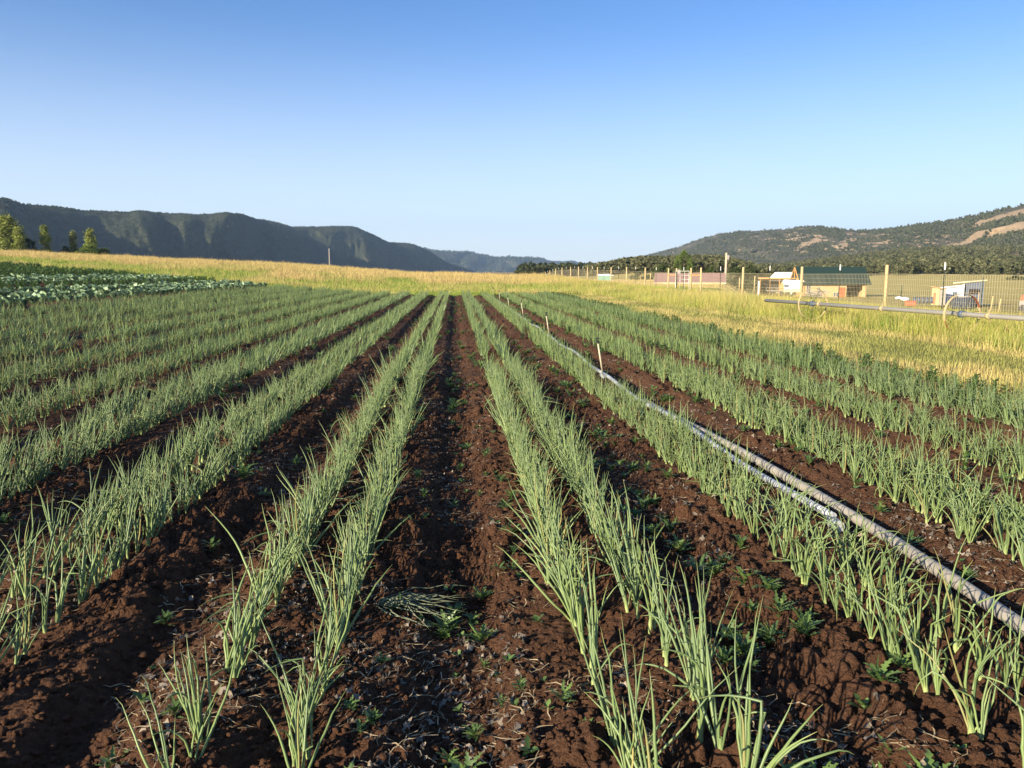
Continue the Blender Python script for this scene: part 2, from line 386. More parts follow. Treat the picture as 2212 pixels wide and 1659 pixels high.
def hill(name, sky, dist, width, slope_shape, gully, mat, base_z, n_u=520, n_s=90, seed=0, scrub=0, sc_size=(3, 6), sc_col=((.035, .05, .022), (.06, .07, .03)), tan_fn=None, wobble=1.0, spurs=(), gul=1.0, rough=1.0, label_kind="structure"):
    """sky: skyline pixels (x, y); dist: (x, metres); the crest is built at that distance, a slope runs down to the valley in front and another behind"""
    px = np.linspace(sky[0][0], sky[-1][0], n_u); py = np.interp(px, [p[0] for p in sky], [p[1] for p in sky])
    rr_ = np.interp(px, [p[0] for p in dist], [p[1] for p in dist])
    crest = np.array([at_dist(a, b, c) for a, b, c in zip(px, py, rr_)])
    crest[:, 2] += (fbm(px / 9.0, px * 0, 3, seed + 3) - .5) * rr_ * .0016 * wobble
    dirs = crest[:, :2] / np.linalg.norm(crest[:, :2], axis=1)[:, None]
    H = np.maximum(crest[:, 2] - base_z, 3)
    s = np.concatenate([np.linspace(0, 1, n_s), 1 + np.linspace(0.03, 1, 14)])
    wd = np.interp(px, [p[0] for p in width], [p[1] for p in width])
    U, S = np.meshgrid(np.arange(n_u), s, indexing='ij')
    Wd = wd[:, None] * np.ones_like(S)
    front = np.clip(S, 0, 1); back = np.clip(S - 1, 0, 1)
    prof = np.interp(front, *slope_shape)
    arc = np.cumsum(np.concatenate([[0], np.linalg.norm(np.diff(crest[:, :2], axis=0), axis=1)]))[:, None] * np.ones_like(S)
    g1 = fbm(arc / gully, front * 1.2 + 3, 4, seed + 11); g2 = fbm(arc / (gully * .28), front * 3 + 9, 4, seed + 17)
    ridge_ = 1 - np.abs(2 * g1 - 1) * 2
    env = np.sin(np.pi * np.clip(front, 0, 1)) ** .8
    dr = (-(1 - front) * Wd + back * Wd * 1.5)
    dr = dr + env * (ridge_ - .5) * Wd * gul * .34 + env * (g2 - .5) * Wd * .16 * rough
    for sp_x, wl_, wr_, am in spurs:
        q = (px - sp_x)[:, None]; dr = dr - am * np.exp(-(q / np.where(q < 0, wl_, wr_)) ** 2) * sstep(.18, .62, front) * sstep(1.0, .86, front) * (S <= 1)
    Z = base_z + H[:, None] * prof + env * (g2 - .5) * H[:, None] * .12 * rough + env * (ridge_ - .5) * H[:, None] * gul * .14
    Z = Z - back ** 1.3 * (H[:, None]) * 1.02
    P = np.stack([crest[:, 0:1] + dirs[:, 0:1] * dr, crest[:, 1:2] + dirs[:, 1:2] * dr, Z], -1)
    colr = np.zeros((n_u * len(s), 3), np.float32)
    if tan_fn is not None: colr[:, 0] = tan_fn(px[:, None] * np.ones_like(S), P).ravel()
    o = mesh_np(name, P.reshape(-1, 3), grid_faces(n_u, len(s)), mat, colr, True); tag(o, kind=label_kind)
    if scrub:
        g = np.random.default_rng(seed + 77); ui = g.uniform(0, n_u - 1.01, scrub); si = g.uniform(0, n_s + 2, scrub)
        keep = fbm(ui / n_u * 40, si / n_s * 9, 3, seed + 5) > g.uniform(.25, .62, scrub)
        if tan_fn is not None: keep &= (colr[:, 0].reshape(n_u, -1)[ui.astype(int), si.astype(int)] < g.uniform(.05, .35, scrub))
        ui, si = ui[keep], si[keep]; i, j = ui.astype(int), si.astype(int); fu, fs = (ui - i)[:, None], (si - j)[:, None]
        pos = (P[i, j] * (1 - fu) + P[i + 1, j] * fu) * (1 - fs) + (P[i, j + 1] * (1 - fu) + P[i + 1, j + 1] * fu) * fs
        parts = []; which = g.integers(0, len(SCRUB), len(pos)); c1, c2 = np.array(sc_col[0]), np.array(sc_col[1])
        for k in range(len(SCRUB)):
            m = which == k; q = g.random((m.sum(), 1, 1)); size = g.uniform(*sc_size, m.sum())
            parts.append(stamp(SCRUB[k], pos[m] - np.array([0, 0, .3]), g.uniform(0, 6.28, m.sum()), size, lambda C, q=q: C * (c1 * (1 - q) + c2 * q)))
        V, F, C = join(parts); tag(mesh_np(name.replace("hill", "scrub") if "hill" in name else name + "_scrub", V, F, M_SCRUB, C), kind="stuff")
    return o
MESA = ([0, .18, .40, .56, .68, .76, .86, 1.0], [0, .05, .18, .42, .68, .84, .93, 1.0])
ROUND = ([0, .2, .4, .6, .8, 1.0], [0, .10, .30, .56, .82, 1.0])
left_sky = [(-900, 330), (-500, 380), (-200, 400), (-80, 415), (0, 427), (18, 430), (50, 441), (120, 446), (180, 455), (280, 457), (300, 454), (350, 460), (430, 463), (490, 460), (540, 470), (589, 478), (633, 490), (691, 490), (723, 488), (768, 491), (803, 505), (838, 523), (877, 525), (896, 528), (931, 544), (966, 567), (1011, 582), (1049, 592), (1080, 597)]
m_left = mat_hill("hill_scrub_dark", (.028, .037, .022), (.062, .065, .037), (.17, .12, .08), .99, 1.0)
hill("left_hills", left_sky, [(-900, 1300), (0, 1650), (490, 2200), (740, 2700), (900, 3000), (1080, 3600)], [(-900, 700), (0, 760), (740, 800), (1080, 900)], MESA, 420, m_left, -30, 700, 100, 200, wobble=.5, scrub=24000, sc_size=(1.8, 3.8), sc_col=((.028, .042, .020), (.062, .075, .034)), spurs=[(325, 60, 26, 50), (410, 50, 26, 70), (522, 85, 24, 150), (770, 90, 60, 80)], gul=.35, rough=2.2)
far_sky = [(860, 540), (918, 537), (947, 542.6), (1011, 543.6), (1043, 550), (1075, 557), (1100, 554), (1139, 555), (1171, 558), (1190, 566), (1215, 578), (1260, 592)]
m_far = mat_hill("hill_scrub_far", (.032, .040, .025), (.075, .070, .042), (.26, .19, .13), .96, .6)
hill("far_hills", far_sky, [(860, 5000), (1043, 5500), (1260, 6300)], [(860, 1300), (1260, 1300)], MESA, 520, m_far, -40, 300, 70, 230, scrub=6000, sc_size=(6, 13))
hill("farthest_hills", [(1120, 572), (1171, 562), (1203, 564), (1235, 563), (1263, 568), (1303, 568), (1370, 562), (1500, 566)], [(1120, 7300), (1500, 7600)], [(1120, 1800), (1500, 1800)], MESA, 700, m_far, -40, 160, 50, 260)
right_sky = [(1290, 585), (1330, 572), (1373, 557), (1414, 548), (1462, 535), (1522, 513), (1560, 505), (1600, 500), (1680, 497), (1730, 490), (1765, 489), (1800, 493), (1850, 499), (1900, 497), (1960, 489), (2010, 482), (2060, 477), (2090, 468), (2130, 460), (2170, 452), (2212, 443), (2400, 415), (2800, 380), (3300, 350)]
def seen(P):
    q = (P - np.array([0, 0, EYE])) @ _M; return 1106 + FPX * q[..., 0] / -q[..., 2], 829.5 - FPX * q[..., 1] / -q[..., 2]
def tan_right(px, P):
    """bare tan slope and pale rock ledges on the upper right of the hill"""
    x, y = seen(P); n1 = (fbm(x / 14, y / 9, 3, 111) - .5) * 16; n2 = fbm(x / 22, y / 3.2, 4, 115)
    lo = np.interp(x, [2070, 2212, 2400], [531, 498, 455]); hi = np.interp(x, [2070, 2112, 2130, 2212, 2400], [528, 500, 497, 478, 430])
    v = sstep(-1, 3, (lo - y) + n1 * .35) * sstep(-1, 3, (y - hi) + n1 * .35) * (x > 2072) * (1 - .9 * np.exp(-((x - 2128 + (y - 510) * .8) / 6) ** 2))
    v2 = np.exp(-((y - np.interp(x, [2100, 2212], [487, 456]) + n1 * .3) / 5) ** 2) * sstep(2095, 2120, x) * .6
    led = sstep(500, 512, y) * sstep(556, 545, y) * sstep(1640, 1740, x) * sstep(2110, 2040, x)
    return np.clip(v * .9 + v2 + led * np.clip((n2 - .565) * 6, 0, .6) + sstep(560, 540, y) * .06, 0, 1)
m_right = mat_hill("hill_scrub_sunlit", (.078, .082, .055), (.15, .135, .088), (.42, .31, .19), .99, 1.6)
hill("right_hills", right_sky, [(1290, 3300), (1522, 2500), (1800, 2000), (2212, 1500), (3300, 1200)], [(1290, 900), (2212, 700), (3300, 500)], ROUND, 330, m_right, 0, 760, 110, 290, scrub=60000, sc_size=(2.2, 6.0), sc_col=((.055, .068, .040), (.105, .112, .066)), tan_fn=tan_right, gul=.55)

# ------------------------------------------------------------ woods and trees
def crown_template(seed, n, shape, leaf=.055, clumps=26, dark=.55, sig=1.0):
    """many leaf-sized triangles in clumps through the crown volume. unit height 1"""
    g = np.random.default_rng(seed); cc = []
    for _ in range(clumps):
        z = g.uniform(.03, 1) ** .9; rmax = shape(z); a = g.uniform(0, 6.283); r = rmax * g.uniform(.25, 1.0) ** .6
        cc.append((r * math.cos(a), r * math.sin(a), z, g.uniform(.5, 1.1), g.uniform(.62, 1.25)))
    cc = np.array(cc); idx = g.integers(0, clumps, n); c0 = cc[idx]
    p = c0[:, :3] + g.normal(size=(n, 3)) * np.array([.055, .055, .05]) * c0[:, 3:4] * 1.15 * sig
    t = g.normal(size=(n, 3, 3)); t -= t.mean(1, keepdims=True); t = t / np.linalg.norm(t, axis=2, keepdims=True) * (leaf * g.uniform(.6, 1.3, (n, 1, 1)))
    V = (p[:, None, :] + t).reshape(-1, 3); F = np.arange(3 * n).reshape(n, 3)
    C = np.repeat((c0[:, 4] * g.uniform(.75, 1.25, n))[:, None], 3, 0).reshape(-1, 1) * np.ones((1, 3)); V[:, 2] = np.maximum(V[:, 2], 0)
    return V, F, C
bush = lambda z: .50 * math.sqrt(max(0, 1 - (2 * z - .9) ** 2 * .95)) + .02
juniper = lambda z: .36 * (1 - z) ** .55 * min(1, .55 + z * 3)
poplar = lambda z: .105 * (math.sin(math.pi * min(1, z * .93 + .07)) ** .6)
WOOD_T = [crown_template(500 + i, 130, bush if i % 2 else juniper, .11, 16) for i in range(8)]
def wood_positions(n, a0, a1, r0, r1, g, test=None):
    A = np.radians(g.uniform(a0, a1, n)); r = np.sqrt(g.uniform(r0 ** 2, r1 ** 2, n)); X, Y = r * np.sin(A), r * np.cos(A)
    keep = np.ones(n, bool) if test is None else test(X, Y, r, np.degrees(A)); return X[keep], Y[keep]
def make_wood(name, X, Y, size, c1, c2, g, T=WOOD_T):
    which = g.integers(0, len(T), len(X)); Z = terrain(X, Y); parts = []; c1 = np.array(c1); c2 = np.array(c2)
    sz = g.uniform(*size, len(X))
    for k in range(len(T)):
        m = which == k; q = g.random((m.sum(), 1, 1)) ** 1.3
        parts.append(stamp(T[k], np.stack([X[m], Y[m], Z[m] - .1], -1), g.uniform(0, 6.28, m.sum()), sz[m], lambda C, q=q: C * (c1 * (1 - q) + c2 * q), sz[m] * g.uniform(.85, 1.3, m.sum())))
    V, F, C = join(parts); return tag(mesh_np(name, V, F, M_TREE, C), kind="stuff")
g = np.random.default_rng(5)
def t_hump(X, Y, r, a): return (g.random(len(X)) < sstep(8.8, 10.5, a) * sstep(22.5, 18.5, a))
X, Y = wood_positions(4200, 8.5, 22, 335, 480, g, t_hump)
make_wood("woodland", X, Y, (2.8, 5.2), (.085, .092, .042), (.17, .17, .08), g)
def t_foot(X, Y, r, a):
    e = 395 + 30 * (fbm(a / 3.0, a * 0, 2, 71) - .5) * 2
    return (r > e) & ((r < 450) | (fbm(X / 50, Y / 50, 3, 73) > .40 + .12 * g.random(len(X))) )
X, Y = wood_positions(9500, 19, 52, 385, 1150, g, t_foot)
make_wood("foothill_woodland", X, Y, (3.4, 6.2), (.075, .086, .042), (.18, .18, .088), g)
def t_far(X, Y, r, a): return terrain(X, Y) > -1e9
X, Y = wood_positions(900, 4.5, 9.5, 420, 900, g, t_far)
make_wood("valley_trees", X, Y, (4, 7), (.04, .055, .022), (.09, .10, .04), g)

M_BARK = plain("bark", (.12, .085, .055), .9, 0, .3, 8)
def tree(name, px, top, base_r, height, shape, n, col1, col2, label, cat, width=1.0, leaf=.03, seed=0, clumps=60, group=None, z=None):
    """a tree whose top is seen at pixel (px, top) at distance base_r"""
    tp = at_dist(px, top, base_r); z0 = tp[2] - height if z is None else z
    root = empty(name, (tp[0], tp[1], z0)); tag(root, label, cat, group)
    g_ = np.random.default_rng(900 + seed); V, F, C = crown_template(900 + seed, int(n * 1.8), shape, leaf, int(clumps * 1.6), sig=.62 if shape is poplar else .85)
    q = (V[:, 2:3] * .3 + .35 * g_.random((len(V) // 3, 1)).repeat(3, 0)); C = C * (np.array(col1) * (1 - q) + np.array(col2) * q)
    V = V * np.array([height * width, height * width, height]); mesh_np("crown", V, F, M_TREE, C, parent=root)
    mb = MB(); mb.tube([(0, 0, -.5), (.02 * height, 0, height * .3), (0, .01 * height, height * .62), (0, 0, height * .9)], [height * .022, height * .017, height * .009, height * .002], 7)
    for k in range(7):
        a = k * 2.4; zz = height * (.18 + .09 * k); rad = height * width * shape(min(.95, zz / height + .1)) * .8
        mb.tube([(0, 0, zz), (math.cos(a) * rad * .5, math.sin(a) * rad * .5, zz + height * .07), (math.cos(a) * rad, math.sin(a) * rad, zz + height * .16)], [height * .008, height * .005, height * .0015], 5)
    mb.build("trunk", M_BARK, root); return root
PG1, PG2 = (.19, .24, .06), (.42, .44, .11)
GP = "poplars and bushes beyond the crest at left"
tree("poplar_tree", 12, 471, 262, 14, poplar, 5200, PG1, PG2, "broad tall poplar cut by the left edge of the picture", "tree", 1.9, .017, 1, 90, GP)
tree("poplar_tree", 38, 494, 258, 10.5, poplar, 3200, PG1, PG2, "shorter poplar leaning on the right of the broad tall poplar at the left edge", "tree", 1.2, .02, 2, 60, GP)
tree("poplar_tree", 94, 490, 260, 9.6, poplar, 3000, PG1, (.30, .33, .09), "slim poplar standing alone between two dark bushes", "tree", 1.15, .02, 3, 60, GP)
tree("poplar_tree", 157, 502, 265, 8.8, poplar, 2600, (.13, .16, .06), (.27, .28, .12), "thin greyish poplar beside the poplar with the round bush at its foot", "tree", .95, .022, 4, 50, GP)
tree("poplar_tree", 194, 497, 260, 9.4, poplar, 3000, PG1, PG2, "poplar rising from a wide round bush at its foot", "tree", 1.25, .02, 5, 60, GP)
tree("bush", 58, 517, 262, 6, bush, 1800, (.03, .045, .02), (.07, .09, .03), "dark bush right of the tall poplars at the left edge", "bush", .9, .035, 6, 40, GP)
tree("bush", 141, 533, 268, 4.5, bush, 1200, (.028, .04, .018), (.06, .08, .03), "small dark bush left of the thin greyish poplar", "bush", .8, .04, 7, 30, GP)
tree("bush", 192, 531, 255, 5.0, bush, 2600, (.10, .16, .03), (.22, .29, .06), "bright green round bush at the foot of the poplar", "bush", 1.25, .03, 8, 50, GP)
tree("bush", 224, 537, 257, 4.4, bush, 2000, (.07, .11, .03), (.15, .19, .055), "dark rounded bush, rightmost of the bushes below the left hills", "bush", 1.15, .035, 9, 40, GP)
GR = "trees behind the wire fence"
tree("cottonwood_tree", 1478, 545, 235, 9.5, bush, 4200, (.07, .11, .025), (.16, .21, .045), "tall bright green tree with a pointed top behind the gate", "tree", .62, .022, 11, 70, GR)
tree("juniper_tree", 1432, 572, 240, 7, bush, 2400, (.045, .065, .022), (.11, .14, .04), "dull green round tree left of the tall bright green tree", "tree", .95, .03, 12, 50, GR)
tree("juniper_tree", 1538, 577, 190, 6.5, bush, 2400, (.04, .06, .02), (.10, .13, .035), "dark round tree right of the red roof", "tree", .95, .03, 13, 50, GR)
tree("juniper_tree", 1590, 580, 186, 6.2, bush, 2400, (.035, .055, .02), (.09, .115, .035), "dark round tree standing behind the utility pole with the box", "tree", .95, .03, 14, 50, GR)
tree("juniper_tree", 1620, 574, 210, 6.5, bush, 2000, (.045, .065, .025), (.11, .135, .04), "round green tree right of the utility pole with the box", "tree", .85, .03, 15, 50, GR)
tree("juniper_tree", 1385, 583, 230, 5.5, bush, 1800, (.045, .06, .025), (.10, .12, .04), "low round tree left of the red roof", "tree", 1.1, .03, 16, 40, GR)
tree("juniper_tree", 2195, 596, 330, 4.6, bush, 1800, (.04, .055, .025), (.09, .11, .04), "round dark tree alone in the sloping meadow at the right edge", "tree", 1.6, .03, 17, 40, GR)
tree("conifer_tree", 1207, 582, 420, 6, juniper, 800, (.03, .045, .02), (.06, .08, .03), "tiny dark pointed tree at the far end of the fence", "tree", .8, .05, 18, 24, GR)

# ------------------------------------------------------------ onion plants
def leaf_curve(g, L, tilt, a, bend, kink, nseg):
    """centre line of one tubular leaf, unit steps; returns points (nseg+1,3)"""
    p = np.zeros(3); pts = [p.copy()]; th = tilt; ds = L / nseg; aa_ = a
    for i in range(nseg):
        u = (i + .5) / nseg
        th += bend * u * 1.6 / nseg
        if kink and abs(u - kink[0]) < .5 / nseg + 1e-6: th += kink[1]; aa_ += kink[2]
        aa_ += g.normal() * .22; th += g.normal() * .055
        p = p + ds * np.array([math.sin(th) * math.cos(aa_), math.sin(th) * math.sin(aa_), math.cos(th)]); pts.append(p.copy())
    return np.array(pts)
def onion_template(seed, sides, nseg, lean=.0, droop=1.0, wide=1.0, ribbon=False, size=.345, nl=None):
    g = np.random.default_rng(seed); n = nl or g.integers(5, 9); V = []; F = []; C = []; k = 0; plane = g.uniform(-.5, .5) + math.pi / 2
    for i in range(n):
        L = size * g.uniform(.58, 1.15); side = 1 if i % 2 else -1
        a = plane + (0 if side > 0 else math.pi) + g.normal() * .45; tilt = g.uniform(.04, .42) * (.5 + .12 * i)
        bend = g.uniform(-.15, 1.0) * droop * (2.1 if g.random() < .28 else .75)
        kink = (g.uniform(.5, .8), g.uniform(.5, 1.5), g.normal() * .5) if g.random() < .16 * droop else None
        P = leaf_curve(g, L, tilt, a, bend, kink, nseg)
        if lean: P = P + np.array([.0, 1, 0]) * (P[:, 2:3] ** 1.15) * lean
        P[:, 2] = np.maximum(P[:, 2], .004)
        T = np.gradient(P, axis=0); T /= np.linalg.norm(T, axis=1)[:, None]
        A = np.cross(T, [.3, .2, .93]); A /= np.linalg.norm(A, axis=1)[:, None] + 1e-9; B = np.cross(T, A)
        u = np.linspace(0, 1, nseg + 1); rad = wide * .0038 * g.uniform(.75, 1.15) * np.interp(u, [0, .12, .4, .8, 1], [.95, .8, 1.08, .62, .08])
        rnd = g.random(); yel = 0.0 if g.random() > .03 else g.uniform(.3, .9)
        if ribbon:
            for s in (-1, 1): V.append(P + A * rad[:, None] * s * 1.05)
            m = nseg + 1
            for j in range(nseg): F.append([k + j, k + j + 1, k + m + j + 1, k + m + j])
            cc = np.stack([u, np.full(m, rnd), np.clip(np.full(m, yel) + (u > .93) * .25, 0, 1)], -1); C += [cc, cc]; k += 2 * m
        else:
            ring = [P + (A * math.cos(2 * math.pi * s / sides) + B * math.sin(2 * math.pi * s / sides)) * rad[:, None] for s in range(sides)]
            V += ring; m = nseg + 1
            for s in range(sides):
                for j in range(nseg): F.append([k + s * m + j, k + s * m + j + 1, k + ((s + 1) % sides) * m + j + 1, k + ((s + 1) % sides) * m + j])
            cc = np.stack([u, np.full(m, rnd), np.clip(np.full(m, yel) + (u > .96) * .25, 0, 1)], -1); C += [cc] * sides; k += sides * m
    if not ribbon:   # swollen white-green neck of the plant
        zz = np.array([-.02, .0, .018, .04, .065]); rr_ = np.array([.005, .007, .0078, .0062, .0036]) * wide; m = 5; ring = []
        for s in range(7): ring.append(np.stack([rr_ * math.cos(s * .8976), rr_ * math.sin(s * .8976), zz], -1))
        V += ring
        for s in range(7):
            for j in range(m - 1): F.append([k + s * m + j, k + s * m + j + 1, k + ((s + 1) % 7) * m + j + 1, k + ((s + 1) % 7) * m + j])
        C += [np.stack([np.array([0, 0, 0, .1, .2]), np.full(m, .5), np.zeros(m)], -1)] * 7
    return np.concatenate(V), np.array(F), np.concatenate(C)
LEAN = {'n': .50, 'r': .10}
ON0 = {k: [onion_template(1000 + i + (50 if k == 'r' else 0), 6, 11, LEAN[k], 1.0 if k == 'n' else 1.6, 1.0) for i in range(14)] for k in 'nr'}
ON1 = {k: [onion_template(1100 + i + (50 if k == 'r' else 0), 4, 7, LEAN[k], 1.0 if k == 'n' else 1.6, 1.05) for i in range(12)] for k in 'nr'}
ON2 = {k: [onion_template(1200 + i + (50 if k == 'r' else 0), 3, 5, LEAN[k] * .7, 1.0 if k == 'n' else 1.5, 1.15, True, nl=6) for i in range(12)] for k in 'nr'}
LINES = []
NAMES_R = ["first", "second", "third", "fourth", "fifth", "sixth"]
for bi, c in enumerate(BEDS):
    for s in (-1, 1):
        x = c + s * .168
        if abs(c) < .8: x = {-1: {-1: -.90, 1: -.53}, 1: {-1: .55, 1: .885}}[1 if c > 0 else -1][s]
        if bi == 10: x = {-1: 1.84, 1: 2.11}[s]
        LINES.append((x, bi, s))
on_pos = []; on_line = []
go = np.random.default_rng(11)
for li, (x, bi, s) in enumerate(LINES):
    c = BEDS[bi]; inner = abs(c) < .8; sp = .078 if inner else ((.074 if c > 2.5 else .088) if c > 0 else .072)
    y = ((2.2 if x > 0 else 2.45) if abs(x) < 1.2 else 1.7) + go.random() * .1
    if c < -1 and c > -2.5: y = 2.75
    while y < FIELD_END - 1.2 * go.random() - max(0, -.0 * x):
        gap = fbm(np.array([y / 1.5]), np.array([x * 7.0]), 2, 81)[0]
        thin = .10 if (inner or c > 0) else .12
        if y < 4.0 and inner: thin = .24 if x < 0 else .20
        if y < 4.8 and bi in (1, 10): thin = .42 if bi == 1 else .28
        if go.random() > thin and (gap > .20 or y < 3.4):
            k = 1 if go.random() < (.95 if y < 4.5 else .55) else 2
            for _ in range(k): on_pos.append((x + go.normal() * ((.022 if y < 6 else .028) + (.032 if c > 2.5 else 0)), y + go.normal() * .02)); on_line.append(li)
        y += sp * go.uniform(.7, 1.35)
on_pos = np.array(on_pos); on_line = np.array(on_line)
on_z = ground_z(on_pos[:, 0], on_pos[:, 1]); on_pos = np.column_stack([on_pos, on_z])
# which plants are in the picture, nearest first
Minv = _M.T; rel = (on_pos + np.array([0, 0, .15]) - np.array([0, 0, EYE])) @ Minv.T
pxx = 1106 + FPX * rel[:, 0] / -rel[:, 2]; pyy = 829.5 - FPX * rel[:, 1] / -rel[:, 2]; dep = -rel[:, 2]
inview = (dep > .5) & (pxx > -40) & (pxx < 2252) & (pyy < 1720)
vis = np.where(inview)[0]; order = vis[np.argsort(dep[vis])]; SINGLE = order[:300]
on_kind = np.array(['r' if (BEDS[LINES[l][1]] > 1 or BEDS[LINES[l][1]] < -4) else 'n' for l in on_line])
size = go.normal(1.0, .13, len(on_pos)).clip(.6, 1.35) * np.where(np.isin(on_line, [i for i, L in enumerate(LINES) if abs(BEDS[L[1]]) < .8]), 1.08, 1.0)
size *= .82 + .36 * fbm(on_pos[:, 0] * 1.3, on_pos[:, 1] / 2.5, 2, 83)
size *= np.where(on_pos[:, 0] > 5.5, 1.12, 1) * (1 + .14 * sstep(6.0, 3.2, on_pos[:, 1]))
rot = go.normal(0, .32, len(on_pos)) + np.where(go.random(len(on_pos)) < .3, go.uniform(-.9, .9, len(on_pos)), 0)
def line_name(li):
    x, bi, s = LINES[li]
    if bi == 0: return "first bed left of the middle track, " + ("right line" if s > 0 else "left line")
    if bi < 9: return "%s bed left of the middle track, %s line" % (["", "second", "third", "fourth", "fifth", "sixth", "seventh", "eighth", "ninth"][bi], "right" if s > 0 else "left")
    if bi == 9: return "first bed right of the middle track, " + ("left line" if s < 0 else "right line")
    if bi == 10: return "bed beside the pipes, %s line" % ("left" if s < 0 else "right")
    return "%s bed beyond the pipes, %s line" % (["first", "second", "third", "fourth"][bi - 11], "left" if s < 0 else "right")
on_mesh = {}
for k in 'nr':
    for i, T in enumerate(ON0[k]):
        o = mesh_np("onion_plant", T[0], T[1], M_ONION, T[2], True, link=False); on_mesh[k, i] = o
for n_i, idx in enumerate(SINGLE):
    k = on_kind[idx]; src = on_mesh[k, int(go.integers(0, 14))]; o = src.copy(); o.name = "onion_plant"; COL.objects.link(o)
    o.location = on_pos[idx]; s = size[idx]; o.scale = (s, s, s); o.rotation_euler = (go.normal() * .06, go.normal() * .06, rot[idx])
    tag(o, "near onion plant in the " + line_name(on_line[idx]), "onion plant", "near onion plants in the " + line_name(on_line[idx]))
for o in on_mesh.values(): bpy.data.objects.remove(o)
rest = np.setdiff1d(np.arange(len(on_pos)), SINGLE); parts = []
keep_view = (dep[rest] > .2) & (pxx[rest] > -500) & (pxx[rest] < 2700); rest = rest[keep_view]
for k in 'nr':
    for TT, lo, hi in ((ON1, 0, 12.5), (ON2, 12.5, 999)):
        for i, T in enumerate(TT[k]):
            m = rest[(on_kind[rest] == k) & (on_pos[rest, 1] >= lo) & (on_pos[rest, 1] < hi) & ((rest * 7919) % 12 == i)]
            if len(m):
                rr_ = rng.random((len(m), 1, 1)) * .35 - .17
                parts.append(stamp(T, on_pos[m], rot[m], size[m], lambda C, r_=rr_ - .28 * sstep(4.2, 6.0, on_pos[m, 0])[:, None, None] + .2 * (fbm(on_pos[m, 0] / 2, on_pos[m, 1] / 5, 2, 88)[:, None, None] - .5): np.clip(C + r_ * np.array([0, 1, 0]), 0, 1)))
V, F, C = join(parts)
tag(mesh_np("onion_crop", V, F, M_ONION, C, True), kind="stuff", label="rows of onion plants farther up the field")

# ------------------------------------------------------------ weeds, cabbages
def blade_leaf(g, L, W, a, tilt, bend, nseg=5, lobes=0, k=0, base=(0, 0, 0), cup=.15):
    P = leaf_curve(g, L, tilt, a, bend, None, nseg) + np.array(base); u = np.linspace(0, 1, nseg + 1)
    wv = W * np.sin(np.pi * np.clip(u * .93 + .07, 0, 1)) ** .8
    if lobes: wv = wv * np.where(np.arange(nseg + 1) % 2 == 0, .45, 1.15)
    S = np.array([-math.sin(a), math.cos(a), 0]); up = np.array([0, 0, 1.0])
    L_ = P - S * wv[:, None] + up * (wv * cup)[:, None]; R_ = P + S * wv[:, None] + up * (wv * cup)[:, None]; m = nseg + 1
    V = np.concatenate([L_, P, R_]); F = []
    for j in range(nseg):
        for s in (0, 1): F.append([k + s * m + j, k + s * m + j + 1, k + (s + 1) * m + j + 1, k + (s + 1) * m + j])
    cc = np.stack([.3 + .6 * u, np.full(m, g.random()), np.zeros(m)], -1); return V, F, np.concatenate([cc, cc * [1, 1, 1] , cc])
def rosette(seed, n, L, W, tilt, bend, lobes=0, nseg=5, cup=.15, stem=0.0, yel=0):
    g = np.random.default_rng(seed); V = []; F = []; C = []; k = 0
    for i in range(n):
        a = i * 2.4 + g.normal() * .3; q = 1 - .5 * i / n; b = (0, 0, stem * g.random())
        v, f, c = blade_leaf(g, L * g.uniform(.7, 1.15), W * g.uniform(.8, 1.2), a, tilt * (q + .15) * g.uniform(.8, 1.2), bend * g.uniform(.3, 1.4), nseg, lobes, k, b, cup)
        V.append(v); F += f; C.append(c); k += len(v)
    return np.concatenate(V), np.array(F), np.concatenate(C)
WEEDS = [rosette(2000 + i, 14 + i % 5, .08, .0115, 1.0, .7, 1, 10, .35, .05) for i in range(5)] + [rosette(2050 + i, 6, .05, .014, 1.0, .4, 0, 4, .1, .02) for i in range(4)]
BUSHW = [rosette(2100 + i, 34, .13, .022, .9, .9, 1, 6, .2, .28) for i in range(5)]
CABB = [rosette(2200 + i, 10, .30, .095, .55, .35, 0, 5, .35, .04) for i in range(6)]
wm = [mesh_np("weed_plant", *T[:2], M_WEED, T[2], True, link=False) for T in WEEDS]
gw = np.random.default_rng(23); spots = []
tracks = [(-1.37, .30, "between the first and second beds left of the middle track"), (-.28, .12, "on the left side of the bare middle track"), (.22, .22, "on the right side of the bare middle track"),
          (1.40, .30, "left of the bed beside the pipes"), (2.95, .25, "on the bare soil just beyond the pipes"), (4.1, .2, "between the first and second beds beyond the pipes"), (-2.72, .22, "between the second and third beds left of the middle track"), (0.0, .08, "in the bottom of the bare middle track")]
for cx, sd_, nm in tracks:
    cnt = {1.40: 95, .22: 52, 2.95: 40}.get(cx, 30)
    for _ in range(cnt):
        y = 2.3 + gw.random() ** 1.5 * 9.5; spots.append((cx + gw.normal() * sd_ * .6, y, nm))
big = [at_z(1105, 1185), at_z(1410, 1165), at_z(1680, 1365), at_z(1600, 1420), at_z(1560, 1470), at_z(1510, 1250), at_z(960, 1370), at_z(1040, 1395), at_z(640, 1010), at_z(1465, 1200), at_z(1900, 1520)]
for x, y, nm in spots:
    o = wm[int(gw.integers(0, len(wm)))].copy(); o.name = "weed_plant"; COL.objects.link(o); s = gw.uniform(.5, 1.15) * (1.25 if x > 1 else .9)
    o.location = (x, y, float(ground_z(x, y)) + .012); o.scale = (s, s, s); o.rotation_euler = (0, 0, gw.uniform(0, 6.28))
    tag(o, "small weed seedling " + nm, "weed", "weed seedlings " + nm)
